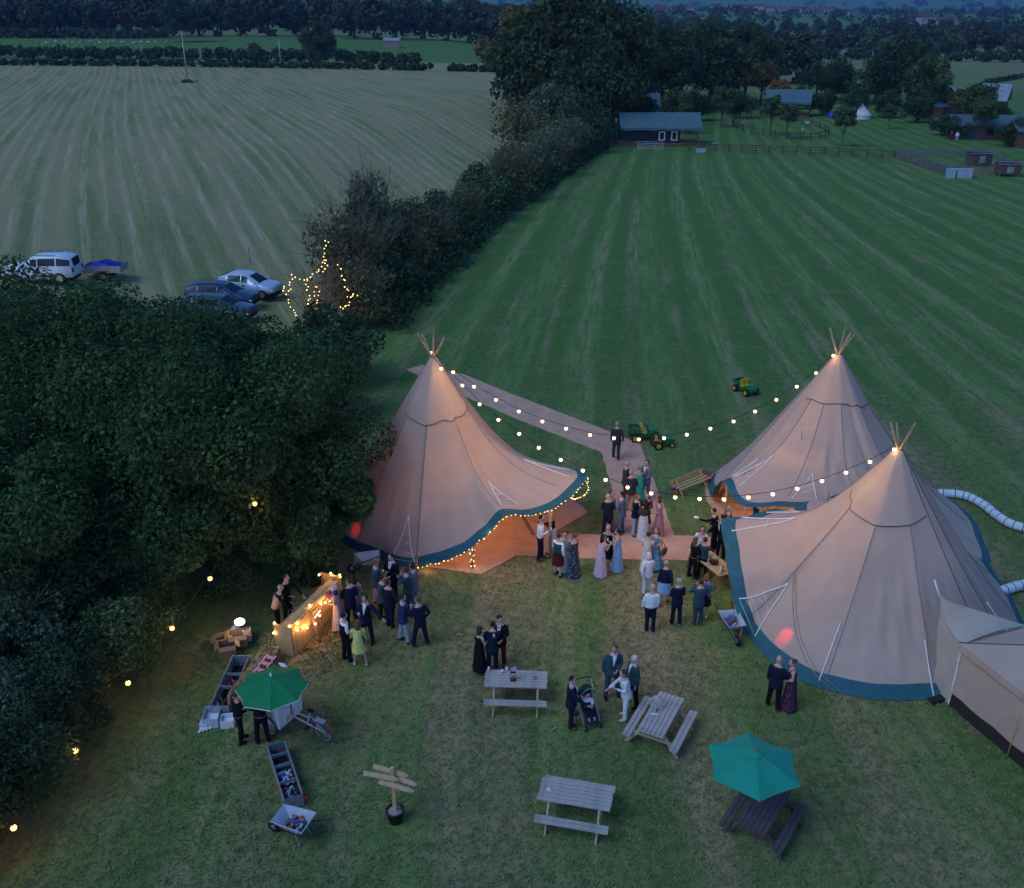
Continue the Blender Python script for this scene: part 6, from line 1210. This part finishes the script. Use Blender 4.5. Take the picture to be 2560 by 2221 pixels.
# bar
pp('woman in a wide pink hat and floral dress standing at the bar', 849, 1574, 275, 1.66, True, ('long', 'brown'), dress=('floral', .12, 'short'), arms=('front', 'front'), shoes='pale')
pp('man in navy suit seen from behind next to the pink hat', 882, 1566, 335, 1.80, False, ('short', 'brown'), J('navy'), T_('navy'), arms=('front', 'front'))
pp('dark haired woman in a lilac top behind the navy suit at the bar', 893, 1545, 20, 1.68, True, ('long', 'black'), dress=('rose', .45, 'short'), arms=('front', 'front'))
pp('man in black waistcoat and white shirt near the bar', 868, 1652, 60, 1.78, False, ('short', 'black'), ('vest', 'black'), T_('black'), arms=('down', 'front'))
pp('woman in a short yellow dress seen from behind', 902, 1664, 352, 1.66, True, ('long', 'lbrown'), dress=('yellow', .58, 'short'), arms=('front', 'down'), shoes='pale', stance=.13)
pp('man in open navy suit stretching out an arm by the yellow dress', 921, 1608, 190, 1.80, False, ('short', 'brown'), J('navy'), T_('navy'), arms=('out', 'drink'), stance=.15)
pp('ginger man in teal jacket left of the tall black suit', 943, 1512, 75, 1.74, False, ('short', 'ginger'), J('teal'), T_('rose'), arms=('front', 'drink'))
pp('tall dark haired man in black suit with blue tie by the lone tipi', 986, 1503, 205, 1.88, False, ('short', 'black'), J('black'), T_('black'), arms=('front', 'drink'), tie='blue')
pp('man in dark suit with black hair at the left of the standing group', 960, 1553, 50, 1.76, False, ('short', 'black'), J('dteal'), T_('black'), arms=('front', 'front'))
pp('man in navy suit seen from behind in the middle of the bar group', 976, 1569, 15, 1.80, False, ('short', 'brown'), J('navy'), T_('navy'), arms=('front', 'pocket'))
pp('man in grey teal suit lifting a hand to his mouth', 1022, 1534, 285, 1.80, False, ('short', 'brown'), J('dteal'), T_('dteal'), arms=('face', 'drink'))
pp('man in grey suit half hidden behind the grey teal suit', 1037, 1526, 290, 1.82, False, ('short', 'black'), J('greyb'), T_('greyb'), arms=('drink', 'down'))
pp('man in bright blue blazer and pale trousers', 1010, 1606, 75, 1.78, False, ('short', 'black'), J('blue'), T_('jeans'), arms=('drink', 'front'), stride=.12)
pp('man in blue suit and brown shoes at the right of the bar group', 1052, 1616, 325, 1.82, False, ('short', 'lbrown'), J('navy'), T_('navy'), arms=('drink', 'pocket'), shoes='brown', stance=.24)
pp('grey haired barman in tan waistcoat leaning on the bar', 697, 1578, 75, 1.76, False, ('short', 'grey'), ('vest', 'tan'), T_('black'), arms=('reach', 'reach'), lean=14, shirt='black')
pp('barman in black shirt behind the bar', 722, 1552, 120, 1.82, False, ('short', 'black'), ('shirt', 'black'), T_('black'), arms=('reach', 'front'), lean=6)
pp('vendor in black with tied hair beside the trike cart', 605, 1855, 55, 1.70, True, ('pony', 'brown'), ('shirt', 'black'), T_('black'), arms=('front', 'front'))
pp('vendor in black bending under the green parasol', 658, 1857, 350, 1.74, False, ('short', 'brown'), ('shirt', 'black'), T_('black'), arms=('front', 'front'), lean=16)
# tipi mouth
pp('man in white shirt and dark tie at the mouth of the lone tipi', 1350, 1400, 95, 1.84, False, ('short', 'black'), ('shirt', 'white'), T_('navy'), arms=('front', 'drink'), tie='navy', shoes='brown')
pp('blonde woman in navy cardigan and pale skirt facing the white shirt', 1379, 1383, 280, 1.72, True, ('long', 'blonde'), ('shirt', 'navy'), ('skirt0.10', 'pale'), arms=('point', 'front'))
pp('man in teal waistcoat and dark red kilt', 1394, 1441, 40, 1.74, False, ('short', 'brown'), ('vest', 'dteal'), ('skirt0.52', 'wine'), arms=('front', 'down'))
pp('woman with hairband in a long pale dress between kilt and spotted dress', 1412, 1428, 190, 1.66, True, ('bun', 'brown'), dress=('pale', .05, 'short'), arms=('front', 'front'))
pp('woman in a long dark spotted dress', 1434, 1441, 315, 1.72, True, ('bun', 'lbrown'), dress=('polka', .04, 'long'), arms=('front', 'face'))
pp('dark haired woman in a long lilac dress', 1501, 1440, 45, 1.68, True, ('long', 'black'), dress=('lilac', .04), arms=('front', 'drink'))
pp('blonde woman in a black dress between lilac and blue dresses', 1517, 1412, 185, 1.68, True, ('bun', 'blonde'), dress=('black', .35), arms=('face', 'front'), shoes='white')
pp('woman in a long sky blue dress', 1542, 1426, 290, 1.68, True, ('bun', 'black'), dress=('sky', .04), arms=('drink', 'front'))
pp('woman in a cream lace dress seen from behind', 1615, 1432, 20, 1.66, True, ('bun', 'brown'), dress=('cream', .10, 'short'), arms=('front', 'front'))
pp('woman in a blue flowered dress with a brown shoulder bag', 1637, 1424, 215, 1.74, True, ('long', 'lbrown'), dress=('bfloral', .10), arms=('front', 'fold'))
pp('white haired woman in a pale trouser suit walking away', 1616, 1486, 355, 1.64, True, ('bob', 'white'), J('shell'), T_('shell'), arms=('swing', 'swingf'), stride=.14, wide=1.12)
pp('person in navy jacket and pale blue skirt walking away', 1658, 1512, 15, 1.70, True, ('short', 'grey'), J('navy'), ('skirt0.56', 'sky'), arms=('down', 'swing'), stride=.15, wide=1.2)
pp('bald man in white shirt and navy trousers seen from behind', 1624, 1579, 0, 1.76, False, ('bald', 'grey'), ('shirt', 'white'), T_('navy'), arms=('down', 'down'), wide=1.08)
pp('grey haired man in navy suit seen from behind beside the white shirt', 1689, 1561, 350, 1.74, False, ('short', 'grey'), J('navy'), T_('navy'), arms=('front', 'front'))
pp('person in teal suit holding a phone to take a picture', 1743, 1563, 345, 1.74, False, ('short', 'brown'), J('teal'), T_('teal'), arms=('face', 'front'), shoes='brown')
pp('red haired woman in pale blue jacket beside the teal suit', 1757, 1543, 20, 1.66, True, ('bob', 'ginger'), J('greyb'), ('skirt0.55', 'dskirt'), arms=('front', 'front'), shoes='white')
pp('waitress in black with long fair hair at the food table', 1728, 1446, 60, 1.66, True, ('long', 'lbrown'), ('shirt', 'black'), T_('black'), arms=('reach', 'front'))
pp('short haired waiter in dark green at the food table', 1753, 1448, 35, 1.68, False, ('short', 'brown'), ('shirt', 'dteal'), T_('black'), arms=('front', 'reach'))
pp('woman in a white top touching her face at the food table', 1748, 1412, 200, 1.62, True, ('bob', 'brown'), dress=('white', .5, 'short'), arms=('fold', 'face'))
pp('man in black suit eating at the food table', 1801, 1394, 245, 1.82, False, ('short', 'black'), J('black'), T_('black'), arms=('face', 'reach'), lean=8)
pp('dark haired man in black pointing left near the tipi doorway', 1783, 1378, 290, 1.78, False, ('short', 'black'), J('black'), T_('black'), arms=('point', 'front'), lean=5)
pp('grey haired woman in maroon in the doorway of the joined tipis', 1814, 1362, 270, 1.66, True, ('bob', 'grey'), dress=('maroon', .4, 'long'), arms=('front', 'front'))
pp('man in white shirt and dark waistcoat inside the rear tipi', 1886, 1346, 250, 1.76, False, ('short', 'brown'), ('vest', 'dteal'), T_('black'), arms=('front', 'drink'))
# path
pp('man in dark grey suit walking alone up the path', 1539, 1148, 10, 1.82, False, ('short', 'grey'), J('dgrey'), T_('dgrey'), arms=('down', 'swing'), stride=-.16)
pp('bald man in brown tweed jacket on the path', 1561, 1254, 105, 1.84, False, ('bald', 'none'), J('brown'), T_('brown'), arms=('front', 'drink'), tie='navy', shoes='brown')
pp('man in grey jacket and tan trousers seen from behind on the path', 1573, 1278, 5, 1.80, False, ('short', 'grey'), J('dgrey'), T_('tan'), arms=('front', 'front'), shoes='brown')
pp('woman in a bright green dress reaching up on the path', 1596, 1258, 320, 1.68, True, ('bun', 'blonde'), dress=('mint', .06), arms=('lift', 'front'))
pp('man in blue grey suit right of the green dress', 1613, 1250, 230, 1.82, False, ('short', 'black'), J('greyb'), T_('greyb'), arms=('front', 'pocket'))
pp('dark haired woman in dusty pink behind the bald navy suit', 1522, 1326, 160, 1.70, True, ('long', 'brown'), dress=('rose', .08, 'short'), arms=('front', 'front'))
pp('bald man in navy suit seen from behind on the path', 1516, 1340, 8, 1.78, False, ('bald', 'none'), J('navy'), T_('navy'), arms=('front', 'drink'))
pp('dark haired man in grey blue suit beside the bald navy suit', 1552, 1337, 300, 1.84, False, ('short', 'black'), J('greyb'), T_('greyb'), arms=('drink', 'down'))
pp('man in navy blazer and pale jeans on the path', 1585, 1338, 130, 1.78, False, ('short', 'ginger'), J('navy'), T_('jeans'), arms=('pocket', 'drink'), tie='blue', shoes='brown')
pp('long haired redhead in dark red facing the camera on the path', 1612, 1328, 185, 1.68, True, ('long', 'ginger'), dress=('wine', .4, 'long'), arms=('drink', 'front'))
pp('woman in black jacket and long pale blue skirt seen from behind', 1607, 1350, 0, 1.72, True, ('long', 'black'), ('shirt', 'brown'), ('skirt0.05', 'pale'), arms=('front', 'front'))
pp('woman in a long pink dress at the right of the path group', 1645, 1340, 275, 1.70, True, ('bob', 'brown'), dress=('pink', .05, 'short'), arms=('front', 'down'))
# lower meadow
pp('woman in black off shoulder dress of the embracing trio', 1200, 1680, 55, 1.68, True, ('long', 'brown'), dress=('black', .12), arms=('hug', 'drink'), shoes='red')
pp('man in navy suit seen from behind in the embracing trio', 1231, 1680, 5, 1.74, False, ('short', 'black'), J('navy'), T_('navy'), arms=('front', 'hug'), lean=8, tilt=10)
pp('tall man in dark suit facing the camera in the embracing trio', 1250, 1664, 190, 1.86, False, ('short', 'black'), J('black'), T_('wine'), arms=('front', 'drink'), tie='black', shoes='brown', stance=.14, tilt=12)
pp('man in navy suit and glasses beside the pram', 1426, 1820, 100, 1.78, False, ('short', 'black'), J('navy'), T_('navy'), arms=('front', 'reach'), shoes='brown')
pp('young man in grey blue suit with open collar', 1529, 1741, 175, 1.84, False, ('short', 'lbrown'), J('teal'), T_('teal'), arms=('front', 'down'), stance=.15, tilt=10)
pp('white haired man in dark suit behind the white trouser suit', 1581, 1764, 250, 1.78, False, ('short', 'white'), J('dteal'), T_('black'), arms=('down', 'front'), stance=.14)
pp('woman in a white trouser suit holding a glass', 1563, 1796, 265, 1.70, True, ('bob', 'brown'), J('shell'), T_('shell'), arms=('drink', 'reach'), shoes='pale', lean=8)
pp('bald man in navy suit and tan shoes beside the front tipi', 1930, 1772, 35, 1.82, False, ('bald', 'none'), J('navy'), T_('black'), arms=('down', 'front'), shoes='brown', stance=.17)
pp('woman in a dark flowered dress beside the front tipi', 1970, 1772, 275, 1.74, True, ('bun', 'lbrown'), dress=('dfloral', .06), arms=('front', 'down'))
pp('distant person in red walking on the camp lawn', 2376, 353, 200, 1.55, True, ('bob', 'brown'), dress=('maroon', .3, 'long'), arms=('down', 'down'))
pp('distant person in white top and jeans on the camp lawn', 2390, 354, 200, 1.60, False, ('short', 'brown'), ('shirt', 'white'), T_('jeans'), arms=('down', 'down'))
# things held and worn
t, A, HP = PT_['woman in a wide pink hat and floral dress standing at the bar']; o = M().lathe((0, 0, 0), [(.19, 0), (.085, .02), (.08, .09), (.02, .10)], 16).obj('sun_hat', cloth('hat', (.62, .45, .42)), None, True, label='wide pale pink hat worn at the bar', cat='hat'); o.location = world_mx(t) @ HP(0, -.01, .06)
t, A, HP = PT_['woman in a blue flowered dress with a brown shoulder bag']; w_ = world_mx(t); bl = w_ @ Vector((-.30, .0, .85)); th = thing('shoulder_bag', 'brown leather bag hanging beside the blue flowered dress', 'bag', bl, -R(215)); LE = mat('brown_leather', (.13, .055, .035), .6, .2, 8); M().box((0, 0, 0), (.10, .30, .24), taper=.85).obj('pouch', LE, th); M().box((-.055, 0, .05), (.012, .30, .14)).obj('flap', LE, th); M().tube([(0, -.13, .11), (.12, -.03, .42), (.2, .02, .62), (.12, .06, .42), (0, .13, .11)], .012, 5).obj('strap', LE, th)
t, A, HP = PT_['woman in a short yellow dress seen from behind']; o = M().box((0, 0, 0), (.22, .04, .13)).obj('clutch_bag', cm('black'), None, label='dark clutch bag held before the yellow dress', cat='bag'); o.location = world_mx(t) @ Vector((-.20, .10, .92)); o.rotation_euler[2] = .3
o = M().box((0, 0, 0), (.08, .012, .15)).obj('phone', BLK, None, label='black phone raised by the person in the teal suit', cat='phone'); o.location = hand('person in teal suit holding a phone to take a picture', -1) + Vector((0, .05, .05))
o = M().lathe((0, 0, 0), [(.09, 0), (.10, .015), (.08, .015)], 12).obj('white_plate', WHT, None, True, label='white plate held out near the tipi doorway', cat='plate'); o.location = hand('dark haired man in black pointing left near the tipi doorway', -1) + Vector((0, 0, .03))
for pl, s, lb in (('man in open navy suit stretching out an arm by the yellow dress', 1, 'glass held by the man stretching out an arm'), ('tall dark haired man in black suit with blue tie by the lone tipi', 1, 'glass held by the tall black suit'), ('man in blue suit and brown shoes at the right of the bar group', -1, 'glass held by the man in brown shoes'), ('man in white shirt and dark tie at the mouth of the lone tipi', 1, 'glass held by the white shirt and tie'), ('dark haired woman in a long lilac dress', 1, 'glass held by the lilac dress'), ('woman in a long sky blue dress', -1, 'glass held by the sky blue dress'), ('bald man in brown tweed jacket on the path', 1, 'glass held by the tweed jacket'), ('dark haired man in grey blue suit beside the bald navy suit', -1, 'glass held by the grey blue suit on the path'), ('tall man in dark suit facing the camera in the embracing trio', 1, 'glass held in the embracing trio'), ('woman in a white trouser suit holding a glass', -1, 'glass held by the white trouser suit')): glass(pl, s, lb)
# pram and child
pr = thing('pushchair', 'dark pushchair with pale frame beside the navy suit', 'pushchair', P(1468, 1800, 0), R(-160 + 180)); FRM = mat('pram_frame', (.42, .45, .48), .4, metal=.4); PF = cloth('pram', (.025, .04, .06))
pr.rotation_euler[2] = R(18)
for s in (-1, 1):
    M().tube([(s * .24, .42, 1.08), (s * .25, .18, .80), (s * .25, -.05, .45), (s * .24, -.38, .14)], .016, 6).obj('frame_side', FRM, pr, True); M().tube([(s * .25, .05, .55), (s * .25, .30, .12)], .016, 6).obj('rear_strut', FRM, pr, True)
    for x, y, r_ in ((s * .26, .30, .12), (s * .22, -.40, .09)): w_ = M().tube([(x - .025, y, r_), (x + .025, y, r_)], r_, 14).obj('wheel', RUB, pr, True); M().tube([(x - .03, y, r_), (x + .03, y, r_)], r_ * .5, 10).obj('hub', CHR, w_)
M().tube([(-.24, .42, 1.08), (-.2, .46, 1.12), (.2, .46, 1.12), (.24, .42, 1.08)], .018, 6).obj('handle', BLK, pr, True); sp_ = [(.25, .90), (.18, .62), (.02, .45), (-.20, .42), (-.34, .22)]
M().loft([[Vector((x, y, z)) for x in (-.19, -.07, .07, .19)] for y, z in sp_], cap=False, closed=False).obj('seat', PF, pr, True)
M().loft([[Vector((.20 * math.cos(a), .24 - .28 * f_, .84 + .06 * f_ + .24 * math.sin(a) * (1 - .15 * f_))) for a in [math.pi * i / 8 for i in range(9)]] for f_ in (0, .33, .66, 1)], cap=False, closed=False).obj('hood', PF, pr, True); M().tube([Vector((.205 * math.cos(a), -.04, .90 + .21 * math.sin(a))) for a in [math.pi * i / 10 for i in range(11)]], .012, 5).obj('hood_rim', FRM, pr, True); M().box((0, -.36, .20), (.34, .14, .02)).obj('footrest', PF, pr)
M().tube([(-.19, -.1, .58), (0, -.2, .60), (.19, -.1, .58)], .018, 6).obj('bumper_bar', BLK, pr)
ch = thing('person', 'toddler in a white top and dark dungarees sitting in the pushchair', 'person', pr.location.copy(), R(18)); b = M(); b.loft([ringxy(z, r_, r_ * .85, c_) for z, r_, c_ in ((.48, .10, .0), (.58, .11, .03), (.70, .10, .06), (.76, .05, .08))]); b.ell((0, .06, .86), (.085, .092, .10), 12, 8); b.ell((0, -.035, .85), (.012, .015, .012), 6, 4)
for s in (-1, 1): b.tube([(s * .05, 0, .50), (s * .07, -.18, .48), (s * .08, -.30, .30)], [.055, .045, .035], 8); b.ell((s * .08, -.34, .27), (.032, .06, .03), 8, 5); b.tube([(s * .10, .05, .71), (s * .13, -.06, .62), (s * .06, -.15, .61)], [.036, .03, .025], 8); b.ell((s * .055, -.17, .61), .028, 6, 5)
o = b.obj('body', SKIN[0], ch, True); remesh(o, .018, 2); m_ = M(); m_.loft([ringxy(z, r_, r_ * .85, c_) for z, r_, c_ in ((.56, .125, .02), (.68, .118, .05), (.755, .07, .075))]); [m_.tube([(s * .10, .05, .71), (s * .13, -.06, .62), (s * .08, -.13, .61)], [.047, .042, .036], 8) for s in (-1, 1)]; remesh(m_.obj('top', cm('white'), ch, True), .02, 2)
m_ = M(); m_.loft([ringxy(z, r_, r_ * .85, c_) for z, r_, c_ in ((.46, .115, .0), (.56, .13, .02), (.66, .124, .03))]); [m_.tube([(s * .05, 0, .50), (s * .07, -.18, .48), (s * .08, -.29, .32)], [.068, .058, .05], 8) for s in (-1, 1)]; remesh(m_.obj('dungarees', cm('navy'), ch, True), .02, 2); M().ell((0, .075, .885), (.09, .09, .09), 12, 8).obj('hair', HAIR['brown'], ch, True)
# grow all the surfaces at once
bpy.context.view_layer.update(); dg = bpy.context.evaluated_depsgraph_get(); HD = {o: (h, ms) for o, h, ms in PEND_H}; new = []
for o in PEND: new.append((o, bpy.data.meshes.new_from_object(o.evaluated_get(dg))))
for o, me in new:
    o.modifiers.clear()
    if o in HD:
        h, ms = HD[o]; n = len(me.vertices); co = np.empty(n * 3); me.vertices.foreach_get('co', co); q = M(); q.v = [tuple(r_) for r_ in co.reshape(-1, 3)]; q.f = [tuple(p_.vertices) for p_ in me.polygons]; q.m = [0] * len(q.f); q.add(h.v, h.f); q.m[-len(h.m):] = h.m; o.data = q.mesh('body', ms, True)
        if '_h' in o: del o['_h']
    else:
        nm = o.name.split('.')[0]; me.name = nm; me.polygons.foreach_set('use_smooth', [True] * len(me.polygons)); o.data = me
for t, A, HP in PT_.values():
    if '_hand' in t: del t['_hand']
# ------------------------------------------------------------------ dusk haze: one closed box of thin air round everything
hm_ = bpy.data.materials.new('haze'); hm_.use_nodes = True; n = hm_.node_tree; n.nodes.clear(); vo = n.nodes.new('ShaderNodeVolumePrincipled'); ou = n.nodes.new('ShaderNodeOutputMaterial')
vo.inputs['Color'].default_value = (.22, .45, 1.0, 1); vo.inputs['Density'].default_value = 0.00012; n.links.new(vo.outputs[0], ou.inputs['Volume'])
M().box((0, 5500, 229), (26000, 11400, 462)).obj('haze', hm_, kind='stuff', label='thin blue dusk haze over the whole valley')
